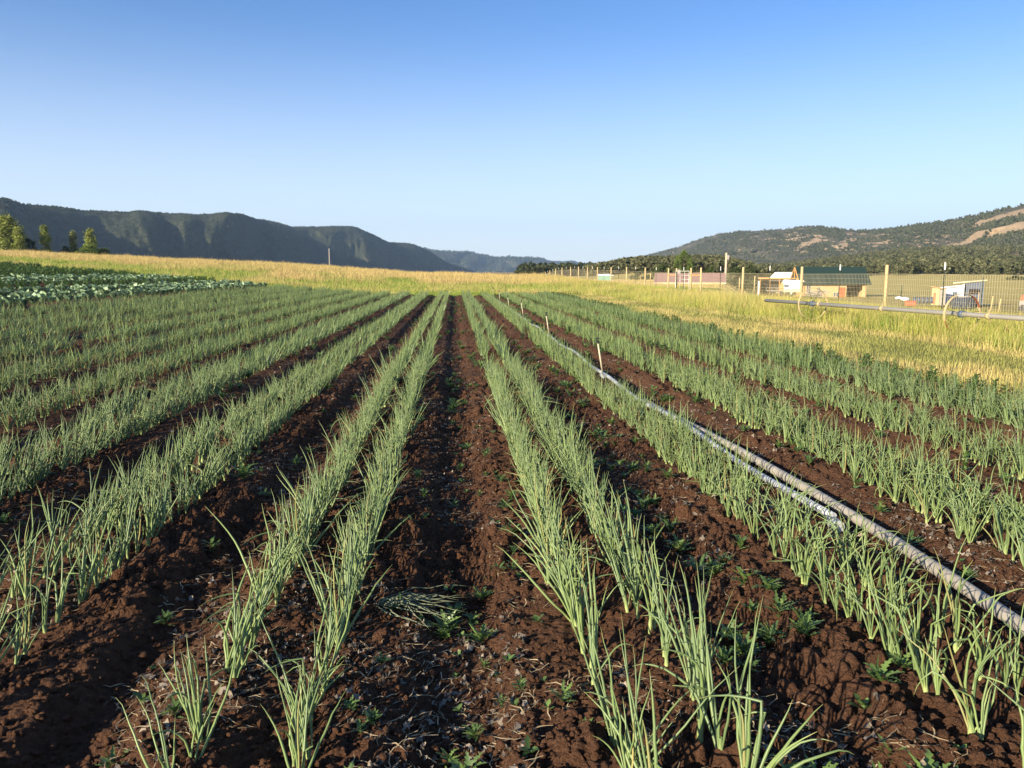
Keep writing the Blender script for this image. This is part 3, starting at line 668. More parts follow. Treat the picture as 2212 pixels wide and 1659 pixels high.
bw_labels = ["leafy weed clump in the lit side of the middle track, beside the onions", "leafy weed far up the gap left of the pipes bed", "broad lobed weed on the lit soil beside the lowest onions of the pipes bed", "lobed weed below the gap between the right-hand beds, upper of three", "lobed weed in the right-hand gap, middle of three", "pale lobed weed in the gap left of the pipes bed", "dark weed beside the pulled onion bunch", "single upright weed with a bright leaf in the middle track", "small weed in the shaded gap at left", "thin weed next to the pale lobed weed", "tiny reddish weed on the lit soil at bottom right"]
for p, nm in zip(big, bw_labels):
    o = wm[int(gw.integers(0, 5))].copy(); o.name = "weed_plant"; COL.objects.link(o); s = gw.uniform(1.0, 1.45); o.location = (p[0], p[1], float(ground_z(p[0], p[1])) + .015); o.scale = (s, s, s * 1.1); o.rotation_euler = (0, 0, gw.uniform(0, 6.28)); tag(o, nm, "weed")
for o in wm: bpy.data.objects.remove(o)
# ground cover weeds farther away and the bushy weeds along the right edge of the field
parts = []; n = 11000; x = gw.uniform(-12, 7, n); y = 6 + gw.random(n) ** .8 * 52; t = np.abs(x / 1.315 - np.round(x / 1.315)); keep = (gw.random(n) < np.where(x > 2.6, .55, .22)) & (fbm(x / 1.5, y / 3, 3, 91) > .45)
x, y = x[keep], y[keep]; wh = gw.integers(0, 5, len(x))
for k in range(5):
    m = wh == k; parts.append(stamp(WEEDS[k], np.stack([x[m], y[m], ground_z(x[m], y[m]) + .015], -1), gw.uniform(0, 6.28, m.sum()), gw.uniform(.8, 1.8, m.sum())))
n = 900; x = 6.85 + gw.normal(0, .20, n); y = 8 + gw.random(n) ** .8 * 50; keep = fbm(y / 2.2, y * 0, 3, 95) > gw.uniform(.3, .6, n); x, y = x[keep], y[keep]
n2 = 420; x2 = gw.uniform(3, 7, n2); y2 = gw.uniform(6, 40, n2); kk = fbm(x2 / 1.2, y2 / 2.5, 2, 97) > .50; x = np.concatenate([x, x2[kk]]); y = np.concatenate([y, y2[kk]])
n3 = 70; x3 = gw.uniform(3.2, 9, n3); y3 = 58.6 + gw.normal(0, .35, n3); x = np.concatenate([x, x3]); y = np.concatenate([y, y3]); wh = gw.integers(0, 5, len(x))
for k in range(5):
    m = wh == k; parts.append(stamp(BUSHW[k], np.stack([x[m], y[m], ground_z(x[m], y[m])], -1), gw.uniform(0, 6.28, m.sum()), gw.uniform(.4, .85, m.sum())))
V, F, C = join(parts); tag(mesh_np("weeds", V, F, M_WEED, C, True), kind="stuff")

cab = []
for xc in (-12.9, -13.7, -14.5, -15.3, -17.7, -18.5, -19.3, -20.1):
    y = 15 + gw.random() * .4
    while y < 57.5:
        if gw.random() < .94: cab.append((xc + gw.normal() * .06, y, 0 if xc > -16 else 1))
        y += .42 * gw.uniform(.85, 1.2)
cab = np.array(cab); cz = terrain(cab[:, 0], cab[:, 1]) + .03; cp = np.column_stack([cab[:, :2], cz])
rel = (cp + np.array([0, 0, .15 - EYE])) @ Minv.T; px_ = 1106 + FPX * rel[:, 0] / -rel[:, 2]; dp_ = -rel[:, 2]
vis = np.where((px_ > -30) & (px_ < 2240))[0]; order = vis[np.argsort(dp_[vis])]; single = order[:300]; rest = np.setdiff1d(np.where(px_ > -600)[0], single)
cm = [mesh_np("cabbage_plant", *T[:2], M_CABB, T[2], True, link=False) for T in CABB]
cs = gw.uniform(.8, 1.25, len(cab))
for i in single:
    o = cm[int(gw.integers(0, 6))].copy(); o.name = "cabbage_plant"; COL.objects.link(o); o.location = cp[i]; o.scale = (cs[i],) * 3; o.rotation_euler = (0, 0, gw.uniform(0, 6.28))
    nm = "in the near band of cabbages beside the onion field" if cab[i, 2] == 0 else "in the second band of cabbages, beyond the dark gap"
    tag(o, "blue-green cabbage plant " + nm, "cabbage plant", "cabbage plants " + nm)
for o in cm: bpy.data.objects.remove(o)
parts = []
for k in range(6):
    m = rest[rest % 6 == k]; parts.append(stamp(CABB[k], cp[m], gw.uniform(0, 6.28, len(m)), cs[m]))
V, F, C = join(parts); tag(mesh_np("cabbage_crop", V, F, M_CABB, C, True), kind="stuff")
# low leafy crops of the beds behind the cabbages
parts = []
n = 5200; x = gw.uniform(-31.5, -15.6, n); y = 18 + gw.random(n) ** .7 * 40
inb = ((x > -17.3) & (x < -16.2)) | (x < -20.8); keep = inb & (np.abs(x / 1.2 - np.round(x / 1.2)) < .36); x, y = x[keep], y[keep]; wh = gw.integers(0, 5, len(x))
for k in range(5):
    m = wh == k; parts.append(stamp(BUSHW[k], np.stack([x[m], y[m], terrain(x[m], y[m]) + .02], -1), gw.uniform(0, 6.28, m.sum()), gw.uniform(.7, 1.3, m.sum()) * np.where(x[m] > -27, 1, 1.25)))
V, F, C = join(parts); tag(mesh_np("leafy_crop", V, F, M_WEED, C, True), kind="stuff")

# ------------------------------------------------------------ clods, straw and withered leaves on the soil
def clod_template(seed):
    bm = bmesh.new(); bmesh.ops.create_icosphere(bm, subdivisions=2, radius=1); V = np.array([v.co[:] for v in bm.verts]); F = np.array([[v.index for v in f.verts] for f in bm.faces]); bm.free()
    g = np.random.default_rng(seed); n1 = np.zeros(len(V))
    for _ in range(14):
        d = g.normal(size=3); d /= np.linalg.norm(d); n1 += np.maximum(0, V @ d - .55) * g.uniform(-.5, .6)
    V = V * (1 + n1[:, None] * 1.3 + g.normal(0, .13, (len(V), 1))) * np.array([1, g.uniform(.7, 1), g.uniform(.5, .8)]); return V, F, np.full((len(V), 3), .5)
CL = [clod_template(60 + i) for i in range(8)]; parts = []; gc_ = np.random.default_rng(31)
n = 80000; y = 2.0 + gc_.random(n) ** 1.5 * 16; x = gc_.uniform(-1, 1, n) * (1.2 + y * .72) ; keep = (x > -8) & (x < 8) & (fbm(x / .35, y / .5, 3, 99) > .36); x, y = x[keep], y[keep]
s = .004 + .014 * gc_.random(len(x)) ** 3 + .014 * (gc_.random(len(x)) < .02); wh = gc_.integers(0, 8, len(x))
for k in range(8):
    m = wh == k; parts.append(stamp(CL[k], np.stack([x[m], y[m], ground_z(x[m], y[m]) + clods(x[m], y[m], 1.0) + s[m] * .25], -1), gc_.uniform(0, 6.28, m.sum()), s[m]))
V, F, C = join(parts); tag(mesh_np("soil_clods", V, F, M_SOIL, C, True), kind="stuff")
def straw_template(seed, L, W, curl=1.0, seg=6, rag=0):
    g = np.random.default_rng(seed); a = 0; p = np.zeros(3); P = [p.copy()]
    for i in range(seg):
        a += g.normal() * .35 * curl; p = p + L / seg * np.array([math.cos(a), math.sin(a), g.normal() * .25]); P.append(p.copy())
    P = np.array(P) - np.mean(P, 0); P[:, 2] = np.abs(P[:, 2]) * .8; u = np.linspace(0, 1, seg + 1); wv = W * (.4 + .6 * np.sin(np.pi * u)) * (1 + rag * g.normal(size=seg + 1) * .5)
    T = np.gradient(P, axis=0); S = np.cross(T, [0, 0, 1]); S /= np.linalg.norm(S, axis=1)[:, None] + 1e-9; S[:, 2] += g.normal(0, .5 + rag, seg + 1)
    V = np.concatenate([P - S * wv[:, None], P + S * wv[:, None]]); m = seg + 1; return V, np.array([[j, j + 1, m + j + 1, m + j] for j in range(seg)]), np.ones((2 * m, 3))
STR = [straw_template(70 + i, .10, .0016, 1.2) for i in range(6)]; DRY = [straw_template(80 + i, .055, .008, 2.2, 6, 1) for i in range(6)]
parts = []
for TT, n, c1, c2, smin, smax, thr in ((STR, 30000, (.34, .25, .14), (.58, .46, .28), .4, 1.6, .50), (DRY, 26000, (.10, .085, .07), (.40, .33, .25), .3, 1.35, .565)):
    y = 2.1 + gc_.random(n) ** 1.4 * 18; x = gc_.uniform(-1, 1, n) * (1.2 + y * .72); t = np.abs(x / 1.315 - np.round(x / 1.315))
    keep = (x > -8) & (x < 8) & (fbm(x / .5 + 9, y / .8, 3, 103) + .12 * (t < .22) > thr - .02 + .05 * gc_.random(n)); x, y = x[keep], y[keep]; wh = gc_.integers(0, 6, len(x))
    z = ground_z(x, y) + clods(x, y, 1.0) + .004
    for k in range(6):
        m = wh == k; q = gc_.random((m.sum(), 1, 1)) ** 1.5; parts.append(stamp(TT[k], np.stack([x[m], y[m], z[m]], -1), gc_.uniform(0, 6.28, m.sum()), gc_.uniform(smin, smax, m.sum()), lambda C, q=q: C * (np.array(c1) * (1 - q) + np.array(c2) * q)))
V, F, C = join(parts); tag(mesh_np("plant_litter", V, F, M_STRAW, C), kind="stuff")
# pulled onion bunch wilting in the middle track
pb = at_z(800, 1335); pb = at_z(862, 1352); gb_ = np.random.default_rng(44); mb = MB()
for i in range(34):
    L = gb_.uniform(.24, .46); a = gb_.normal() * .34 - .10; y0 = gb_.normal() * .02; pts = []
    for j in range(7):
        u = j / 6; pts.append((-.10 + u * L * math.cos(a), y0 + u * L * math.sin(a) + .05 * math.sin(u * 3) * (i % 3 - 1), .018 + .028 * math.sin(u * math.pi) * gb_.random() + .004 * (i % 5)))
    mb.tube(pts, [.0026, .003, .003, .0028, .002, .0015, .0006], 5)
wo_ = mb.build("pulled_onions", plain("wilted_leaf", (.15, .17, .10), .8, 0, .5, 60)); wo_.location = (pb[0], pb[1], float(ground_z(pb[0], pb[1])) + .03); wo_.rotation_euler = (0, 0, -.25)
tag(wo_, "bunch of pulled wilted onions lying in the shaded side of the middle track", "onion bunch")

# ------------------------------------------------------------ grass
def blade_mesh(X, Y, Z, H, col, wid, g, seed_head=None):
    n = len(X); a = g.uniform(0, math.pi, n); dx, dy = np.cos(a) * wid, np.sin(a) * wid; la = g.uniform(0, 6.28, n); l = H * g.uniform(.05, .5, n); lx, ly = np.cos(la) * l, np.sin(la) * l
    V = np.stack([np.stack([X - dx, Y - dy, Z], -1), np.stack([X + dx, Y + dy, Z], -1), np.stack([X + lx * .35 + dx * .8, Y + ly * .35 + dy * .8, Z + H * .55], -1), np.stack([X + lx * .35 - dx * .8, Y + ly * .35 - dy * .8, Z + H * .55], -1), np.stack([X + lx, Y + ly, Z + H * g.uniform(.85, 1.1, n)], -1)], 1)
    b = (np.arange(n) * 5)[:, None]; F3 = b + np.array([[3, 2, 4]]); F4 = b + np.array([[0, 1, 2, 3]])
    C = np.repeat(col[:, None, :], 5, 1); return V.reshape(-1, 3), F4, F3, C.reshape(-1, 3)
gg_ = np.random.default_rng(55)
def grass_area(name, pts, dens_w, hscale=1.0, seedy=True):
    X, Y = pts; c, h = grass_colour(X, Y); n = len(X); r = np.hypot(X, Y)
    c = c * gg_.uniform(.65, 1.35, (n, 1)) * (.72 + .56 * fbm(X / .7 + 3, Y / 1.1, 3, 131))[:, None]; ripe = (gg_.random(n) < .22)[:, None] & (h > .2)[:, None]; c = np.where(ripe, STRAW * gg_.uniform(.7, 1.15, (n, 1)), c)
    H = h * gg_.uniform(.45, 1.25, n) * hscale * (.35 + 1.3 * fbm(X / .9, Y / 1.2, 3, 137)) * np.where(ripe[:, 0], 1.25, 1); Z = terrain(X, Y) - .02
    return blade_mesh(X, Y, Z, H, c, dens_w * (.6 + .4 * gg_.random(n)), gg_)
def poly_pts(n, f): return f(n)
def strip_pts(n):
    y = 8 + 110 * gg_.random(n) ** 1.5; x = gg_.uniform(7.05, 25, n); k = (x / np.maximum(y, 1) < .95); return x[k], y[k]
def back_pts(n):
    y = 58.3 + 60 * gg_.random(n) ** 1.15; x = gg_.uniform(-.64, .30, n) * y; k = ~((x > 8) & (y < 60)); return x[k], y[k]
def left_pts(n):
    y = 45 + 70 * gg_.random(n); x = gg_.uniform(-70, -32, n); return x[x > -.66 * y], y[x > -.66 * y]
def right_pts(n):
    y = 100 + 130 * gg_.random(n); x = gg_.uniform(.1, .36, n) * y; return x, y
A = grass_area("g", strip_pts(330000), .0045 ); B_ = grass_area("g", back_pts(330000), .010, 1.15); C_ = grass_area("g", left_pts(50000), .012); D_ = grass_area("g", right_pts(70000), .02)
Vs = []; F4s = []; F3s = []; Cs = []; k = 0
for v, f4, f3, c in (A, B_, C_, D_): Vs.append(v); F4s.append(f4 + k); F3s.append(f3 + k); Cs.append(c); k += len(v)
tag(mesh_np("grass", np.concatenate(Vs), np.concatenate(F4s), M_GRASS, np.concatenate(Cs), F2=np.concatenate(F3s)), kind="stuff")
del Vs, F4s, F3s, Cs, A, B_, C_, D_

# ------------------------------------------------------------ irrigation pipes and risers in the field
def gz(x, y): return float(ground_z(x, y))
pipe = empty("irrigation_pipe", (2.34, 4.9, 0)); tag(pipe, "thin bluish aluminium pipe running the whole length of the field beside the onions", "pipe")
def px_line(y): return float(np.interp(y, [4.5, 6.4, 9.5, 12.5, 20, 35, 57], [2.45, 2.38, 2.27, 2.29, 2.31, 2.32, 2.34])) + .02 * math.sin(y * .9)
prev = 4.95; ends = [4.95, 12.45, 19.9, 27.6, 35.2, 42.8, 50.4, 57.0]
def local(pts, o): return [(p[0] - o[0], p[1] - o[1], p[2] - o[2]) for p in pts]
for a, b in zip(ends, ends[1:]):
    pts = [(px_line(y), y, gz(px_line(y), y) + .08 + .02 * math.sin(y * 1.7)) for y in np.linspace(a, b - .02, 14)]
    MB().tube(local(pts, (2.34, 4.9, 0)), .026, 12).build("pipe_section", M_ALU, pipe)
    y = b; MB().tube(local([(px_line(y), y - .09, gz(px_line(y), y) + .06), (px_line(y), y + .07, gz(px_line(y), y) + .06)], (2.34, 4.9, 0)), .04, 12).build("coupler", M_ALU, pipe)
y = 4.93; MB().tube(local([(px_line(y), y - .07, gz(px_line(y), y) + .055), (px_line(y), y + .05, gz(px_line(y), y) + .055)], (2.34, 4.9, 0)), [.036, .042], 12).build("end_cap", M_ALU, pipe)
M_PVC = plain("cream_pvc", (.47, .41, .27), .45, 0, .1); M_BLACK = plain("black_plastic", (.02, .02, .02), .5)
ordn = ["nearest", "second nearest", "third nearest", "fourth nearest", "fifth nearest", "farthest"]
lean_ = [(-.075, .03), (-.07, .03), (-.08, .0), (-.06, .02), (-.04, 0), (-.03, 0)]
for i, y in enumerate(ends[1:7]):
    x = px_line(y); z = gz(x, y) + .09; r_ = empty("sprinkler_riser", (x, y, z)); lx, ly = lean_[i]
    tag(r_, "cream sprinkler riser with black head on the thin pipe, %s of the six" % ordn[i], "sprinkler", "sprinkler risers on the thin pipe")
    h = .46 + .03 * (i % 3); MB().tube([(0, 0, 0), (lx, ly, h)], .014, 9).build("riser_pipe", M_PVC, r_)
    hd = MB(); hd.tube([(lx, ly, h), (lx * 1.05, ly, h + .03)], .018, 8); hd.tube([(lx * 1.05, ly, h + .03), (lx * 1.1, ly, h + .075)], [.012, .016], 8); hd.bar((lx - .03, ly, h + .085), (lx + .035, ly, h + .08), .012); hd.build("sprinkler_head", M_BLACK, r_)
def mat_pipe2():
    n_ = NT("weathered_pipe"); f = n_.noise(9, 6, .7, n_.coord()); n_.col(n_.ramp(f, [(.3, (.24, .22, .18)), (.7, (.38, .35, .29))])); n_.b.inputs["Roughness"].default_value = .6; n_.bump(f, .15, .004); return n_.m
p2 = empty("loose_pipe", (2.5, 3.6, 0)); tag(p2, "thick grey pipe lying beside the thin pipe at right, open at its far end", "pipe")
pts = [(x, y, gz(x, y) + .06) for x, y in ((2.48, 2.3), (2.55, 3.2), (2.59, 3.8), (2.62, 4.6), (2.60, 5.5), (2.53, 7.0), (2.43, 8.6), (2.34, 9.9))]
pts = [(p[0], p[1], np.interp(p[1], [2.3, 9.9], [.115, .125])) for p in pts]; xs_ = np.linspace(2.3, 9.9, 30)
pts = [(float(np.interp(v, [p[1] for p in pts], [p[0] for p in pts])), float(v), .105 + .008 * math.sin(v * 1.1)) for v in xs_]
MB().tube(local(pts, (2.5, 3.6, 0)), .0355, 16).build("pipe_body", mat_pipe2(), p2)
MB().tube(local([pts[-2], (pts[-1][0], pts[-1][1] + .02, pts[-1][2])], (2.5, 3.6, 0)), .043, 16).build("pipe_collar", plain("tan_collar", (.42, .33, .2), .6), p2)

# ------------------------------------------------------------ wire fence on the right
FX = 20.0
fence = empty("wire_fence", (FX, 20, 0)); tag(fence, "tall woven wire fence on round wooden posts with thin steel posts between", "fence")
posts_px = [1916, 1733, 1605, 1515, 1444, 1394, 1354, 1320, 1291, 1269, 1250, 1233, 1214, 1200, 1188, 1178, 1169, 1162]
tops_y = [572, 576, 577, 578, 579, 578, 577, 577, 577, 577, 576, 576.5, 578, 580, 584, 587, 589, 591]
PY = [FX / math.tan(az(p)) for p in posts_px]
PY = [28.0] + PY; tops_y = [568] + tops_y; posts_px = [2180] + posts_px
posts = []
for p, t, y in zip(posts_px, tops_y, PY):
    r = math.hypot(FX, y); top = EYE + (at_dist(p, t, r)[2] - EYE); base = float(terrain(FX, y)); top = max(top, base + 1.2); top = top if y > 30 else 2.0; posts.append((y, base, top))
def post(y, base, top, x=FX):
    l = random.uniform(-.03, .05); return MB().tube([(x - FX, y - 20, base - .3), (x - FX + l, y - 20 + l * .3, top)], [.082, .074], 10).build("post", M_POST, fence)
for y, b, t in posts[1:]: post(y, b, t)
for (y0, b0, t0), (y1, b1, t1) in zip(posts, posts[1:]):
    if 66 < y0 and y1 < 77: continue
    y = y0 + (y1 - y0) * .5 ; b = float(terrain(FX, y)); top = (t0 + t1) / 2 + .05
    MB().bar((0, y - 20, b - .2), (0, y - 20, top - .28), .035, .05).build("steel_post", M_TPOST, fence)
    MB().bar((0, y - 20, top - .28), (0, y - 20, top + .02), .038, .053).build("post_tip", M_WHITE, fence)
gate_y0, gate_y1 = FX / math.tan(az(1492.7)), FX / math.tan(az(1461.5))
for y in (gate_y0, gate_y1): post(y, float(terrain(FX, y)), 2.02)
for a, b in ((PY[4], gate_y0), (gate_y1, PY[5])): MB().bar((0, a - 20, 1.42), (0, b - 20, 1.42), .11).build("brace_rail", plain("orange_wood", (.50, .27, .09), .7), fence)
wire = MB()
bmw = []
wires_v = []; wf = []
def thin_box(p, q, w_):
    k = len(wires_v); p = np.array(p); q = np.array(q); d = q - p; a = np.array([1, 0, 0.]) if abs(d[0]) < abs(d).max() * .9 else np.array([0, 1, 0.]); b = np.cross(d, a); b = b / np.linalg.norm(b) * w_; a = a * w_
    for e in (p, q):
        for s, t in ((-1, -1), (1, -1), (1, 1), (-1, 1)): wires_v.append(e + a * s + b * t)
    for i in range(4): wf.append([k + i, k + (i + 1) % 4, k + 4 + (i + 1) % 4, k + 4 + i])
def mesh_top(y): return float(np.interp(y, [p[0] for p in posts], [p[2] for p in posts])) - .42
y = 22.0
while y < 190:
    if not (gate_y0 < y < gate_y1):
        b = float(terrain(FX, y)); wv = .04 * math.sin(y * 2.1) ; t = mesh_top(y); m = (b + t) / 2
        thin_box((-.09, y - 20, b + .03), (-.09 + wv * .3, y - 20 + wv, m), .0032); thin_box((-.09 + wv * .3, y - 20 + wv, m), (-.09, y - 20 + .02 * math.sin(y), t), .0032)
    y += .15 if y < 60 else .30
for k in range(9):
    seg = [q for q in np.arange(22, 190, 3.0)] + [190]
    for a, b in zip(seg, seg[1:]):
        if b > gate_y0 - 1 and a < gate_y1: continue
        za, zb = float(terrain(FX, a)), float(terrain(FX, b)); u = (k / 8) ** 1.25; ta, tb = mesh_top(a), mesh_top(b)
        thin_box((-.09, a - 20, za + .05 + u * (ta - za - .05)), (-.09, b - 20, zb + .05 + u * (tb - zb - .05)), .0032 if k < 8 else .005)
mesh_np("wire_mesh", np.array(wires_v), np.array(wf), M_WIRE, parent=fence)
gate = empty("wire_gate", (FX, gate_y0, 0)); tag(gate, "tall pale metal gate with wire panel closed between two wooden posts of the fence", "gate")
M_GAL = plain("galvanised", (.60, .58, .48), .45, .3, .1); gl = gate_y1 - gate_y0
b0 = -.1; fr_ = MB(); fr_.tube([(-.1, .15, b0), (-.1, .15, 1.75), (-.1, gl - .15, 1.75), (-.1, gl - .15, b0), (-.1, .15, b0)], .035, 8); fr_.build("gate_frame", M_GAL, gate)
br_ = MB()
for k in (1, 2): br_.tube([(-.1, .15 + (gl - .3) * k / 3, b0), (-.1, .15 + (gl - .3) * k / 3, 1.75)], .022, 6)
for z in (.12, .7, 1.05, 1.4): br_.tube([(-.1, .15, z), (-.1, gl - .15, z)], .025, 6)
br_.build("gate_bars", M_GAL, gate)

# ------------------------------------------------------------ wheel line (irrigation pipe on wheels)
wl0 = np.array([12.6, 31.5]); wl1 = np.array([13.9, 15.0])
def wl(t): p = wl0 + (wl1 - wl0) * t; return (float(p[0]), float(p[1]), .57 + .0 * t)
P0 = at_z(1654, 649, .62); P1 = at_z(2212, 688, .60); dv = (P1 - P0) / np.linalg.norm(P1 - P0); P1 = P1 + dv * 6
wline = empty("wheel_line", (float(P0[0]), float(P0[1]), 0)); tag(wline, "long grey irrigation pipe on open metal wheels in front of the fence", "wheel line irrigation")
M_GREY = plain("grey_metal", (.34, .32, .28), .45, .35, .12)
rel_ = lambda p: (float(p[0] - P0[0]), float(p[1] - P0[1]), float(p[2]))
MB().tube([rel_(P0), rel_((P0 + P1) / 2), rel_(P1)], .062, 14).build("main_pipe", M_GREY, wline)
M_RIM = mat_wood("rim_metal", (.36, .27, .13), (.50, .40, .22)); M_RUST = plain("rusty_rim", (.25, .08, .035), .8, 0, .3); M_BLUE = plain("blue_clamp", (.08, .11, .16), .5)
def at_pipe(px):
    best = min(np.linspace(0, 1, 600), key=lambda t: abs(((P0 + (P1 - P0) * t - np.array([0, 0, EYE])) @ Minv.T)[0] / -((P0 + (P1 - P0) * t - np.array([0, 0, EYE])) @ Minv.T)[2] * FPX + 1106 - px)); return P0 + (P1 - P0) * best
side = np.cross(dv, [0, 0, 1.0]); side /= np.linalg.norm(side)
for px, rusty in ((1756, False), (2079, True)):
    c = at_pipe(px); rad = .53; wr = empty("wheel", rel_(c)); wr.parent = wline
    mb = MB(); N = 40; rv = []
    for i in range(N):
        a = 2 * math.pi * i / N; d = side * math.cos(a) + np.array([0, 0, 1]) * math.sin(a)
        rv.append([mb.bm.verts.new(Vector(d * (rad + o2) + dv * o1)) for o1, o2 in ((-.035, 0), (.035, 0), (.035, .012), (-.035, .012))])
    for i in range(N):
        for j in range(4): mb.bm.faces.new((rv[i][j], rv[(i + 1) % N][j], rv[(i + 1) % N][(j + 1) % 4], rv[i][(j + 1) % 4]))
    o = mb.build("rim", M_RIM, wr)
    if rusty:
        o.data.materials.append(M_RUST)
        for f in o.data.polygons:
            cc = f.center; ang = math.degrees(math.atan2(cc.z, cc.x * side[0] + cc.y * side[1]))
            if 115 < ang < 165 or 20 < -ang < 50: f.material_index = 1
    for k in range(7):
        a = 2 * math.pi * k / 7 + .3; d = side * math.cos(a) + np.array([0, 0, 1]) * math.sin(a)
        MB().tube([tuple(d * .05 + dv * .05 * (1 if k % 2 else -1)), tuple(d * rad)], .006, 6).build("spoke", M_TPOST, wr)
    MB().tube([tuple(-dv * .06), tuple(dv * .06)], .095, 12).build("hub", M_BLUE, wr)
for px in (1905, 2135, 1770):
    c = at_pipe(px); cl_ = MB(); cl_.tube([rel_(c - dv * .05), rel_(c + dv * .05)], .085, 10); q = rel_(c); cl_.tube([q, (q[0], q[1], q[2] + .16)], .014, 6); cl_.tube([q, (q[0] + .06, q[1], q[2] - .17)], .012, 6); cl_.build("drain_coupler", M_RIM, wline)

# ------------------------------------------------------------ buildings and yard things behind the fence
def ang_rot(px, extra=0.0): return -az(px) + R(extra)      # local +x runs to the right as seen, +y away
def site(px, py, r): p = at_dist(px, py, r); return p
W_TAN = mat_wood("sheathing", (.50, .33, .15), (.62, .42, .21), (.6, .6, .6)); W_OR = mat_wood("fresh_timber", (.48, .23, .07), (.62, .34, .13), (4, 4, 4))
def mat_roof(name, c, rib=10.0, axis=0):
    n_ = NT(name); s = n_.n("ShaderNodeSeparateXYZ"); n_.l(n_.coord(), s.inputs[0]); v = n_.math('FRACT', n_.math('MULTIPLY', s.outputs[axis], rib / 4)); ed = n_.math('LESS_THAN', v, .16)
    n_.col(n_.mix(ed, c, tuple(x * 1.5 for x in c))); n_.bump(ed, .8, .05); n_.b.inputs["Roughness"].default_value = .45; return n_.m
M_GROOF = mat_roof("green_metal_roof", (.020, .040, .031)); M_DARK = plain("dark_interior", (.03, .022, .018), .9); M_GLASS = plain("window_glass", (.10, .13, .17), .15, 0, .2)
M_DOOR = plain("orange_door", (.46, .13, .05), .6, 0, .12); M_RROOF = plain("red_brown_roof", (.31, .19, .155), .7, 0, .18, 1.5); M_CREAM = plain("cream_wall", (.62, .52, .34), .8, 0, .1)
M_TARP = plain("white_tarp", (.78, .80, .82), .6, 0, .06); M_GREYW = plain("weathered_board", (.30, .27, .24), .85, 0, .2); M_SLATE = plain("blue_grey_wall", (.07, .09, .13), .6, 0, .3)
M_RED = plain("red_plastic", (.60, .085, .03), .5, 0, .1); M_TEAL = plain("teal_net", (.22, .40, .30), .7, 0, .15)
# timber house
hp = site(1738, 640, 168); hp[2] = -3.35; house = empty("timber_house", tuple(hp), ang_rot(1790, 19)); tag(house, "unfinished tan timber house with a dark green ribbed metal roof", "house")
HL, HD, HE, HT = 11.6, 6.2, 3.0, 5.9
wm_ = MB(); frame_walls(wm_, 0, HL, 0, .15, 0, HE, [(.25, 1.15, 1.0, 2.7), (2.3, 2.95, .25, 2.2), (5.4, 6.5, .25, 1.15), (6.55, 7.7, .05, 2.1), (7.9, 10.9, .0, 2.75)])
wm_.box(HL - .15, HL, .16, HD, 0, HE); wm_.box(0, HL, HD - .15, HD, 0, HE)
wm_.build("wall", W_TAN, house)
MB().box(7.75, 7.89, .3, HD - .3, 0, HE - .1).box(7.89, HL - .2, 3.2, 3.3, 0, HE - .1).box(.3, 7.7, 3.2, 3.3, 0, HE - .1).build("inner_wall", M_DARK, house)
pst = MB()
for x, y in ((0, 0), (0, HD / 2), (0, HD)): pst.box(x - .32, x - .12, y - .1, y + .1, 0, HE)
pst.box(-.34, -.1, -.1, HD + .1, HE, HE + .22); pst.build("porch_frame", W_OR, house)
for nm, (x0, x1, z0, z1) in {"window": (.25, 1.15, 1.0, 2.7), "window ": (2.3, 2.95, .25, 2.2), "window  ": (5.4, 6.5, .25, 1.15)}.items():
    f = MB(); 
    for a, b, c, d in ((x0, x1, z0, z0 + .07), (x0, x1, z1 - .07, z1), (x0, x0 + .07, z0 + .07, z1 - .07), (x1 - .07, x1, z0 + .07, z1 - .07), ((x0 + x1) / 2 - .03, (x0 + x1) / 2 + .03, z0 + .07, z1 - .07)): f.box(a, b, -.02, .10, c, d)
    f = f.build("window", M_CREAM, house); MB().box(x0 + .07, x1 - .07, .11, .13, z0 + .07, z1 - .07).build("pane", M_GLASS, f)
dr = MB().box(6.55, 7.7, -.01, .08, .05, 2.1).build("door", M_DOOR, house); MB().box(7.5, 7.56, -.05, -.012, 1.0, 1.15).build("handle", M_GREY, dr)
MB().box(7.9, 10.9, -.06, .06, 2.45, 2.62).box(HL - .45, HL - .2, -.12, .12, 0, HE - .05).build("porch_beam", W_TAN, house)
rf = MB(); ov = .55; t = .10
ridge = HD / 2
for s in (0, 1):
    y_e = -ov if s == 0 else HD + ov; ze = HE + .1 - ov * (HT - HE) / ridge
    rf.prism([(-1.1, y_e, ze), (-1.1, ridge, HT), (-1.1, ridge, HT + t), (-1.1, y_e, ze + t)], (HL + 1.9, 0, 0))
rf.build("roof", M_GROOF, house)
gb2 = MB(); ze = HE + .1 - ov * (HT - HE) / ridge
for s in (-1, 1):
    gb2.bar((-1.18, ridge + s * (ridge + ov), ze - .02), (-1.18, ridge, HT - .02), .12, .24)
gb2.bar((-1.18, ridge - 2.0, HE + .75), (-1.18, ridge + 2.0, HE + .75), .12, .18); gb2.bar((-1.18, ridge, HE + .8), (-1.18, ridge, HT - .1), .12, .14)
gb2.build("gable_truss", W_OR, house)
MB().prism([(-.05, .3, HE + .12), (-.05, HD - .3, HE + .12), (-.05, ridge, HT - .15)], (.08, 0, 0)).build("gable_wall", W_TAN, house)
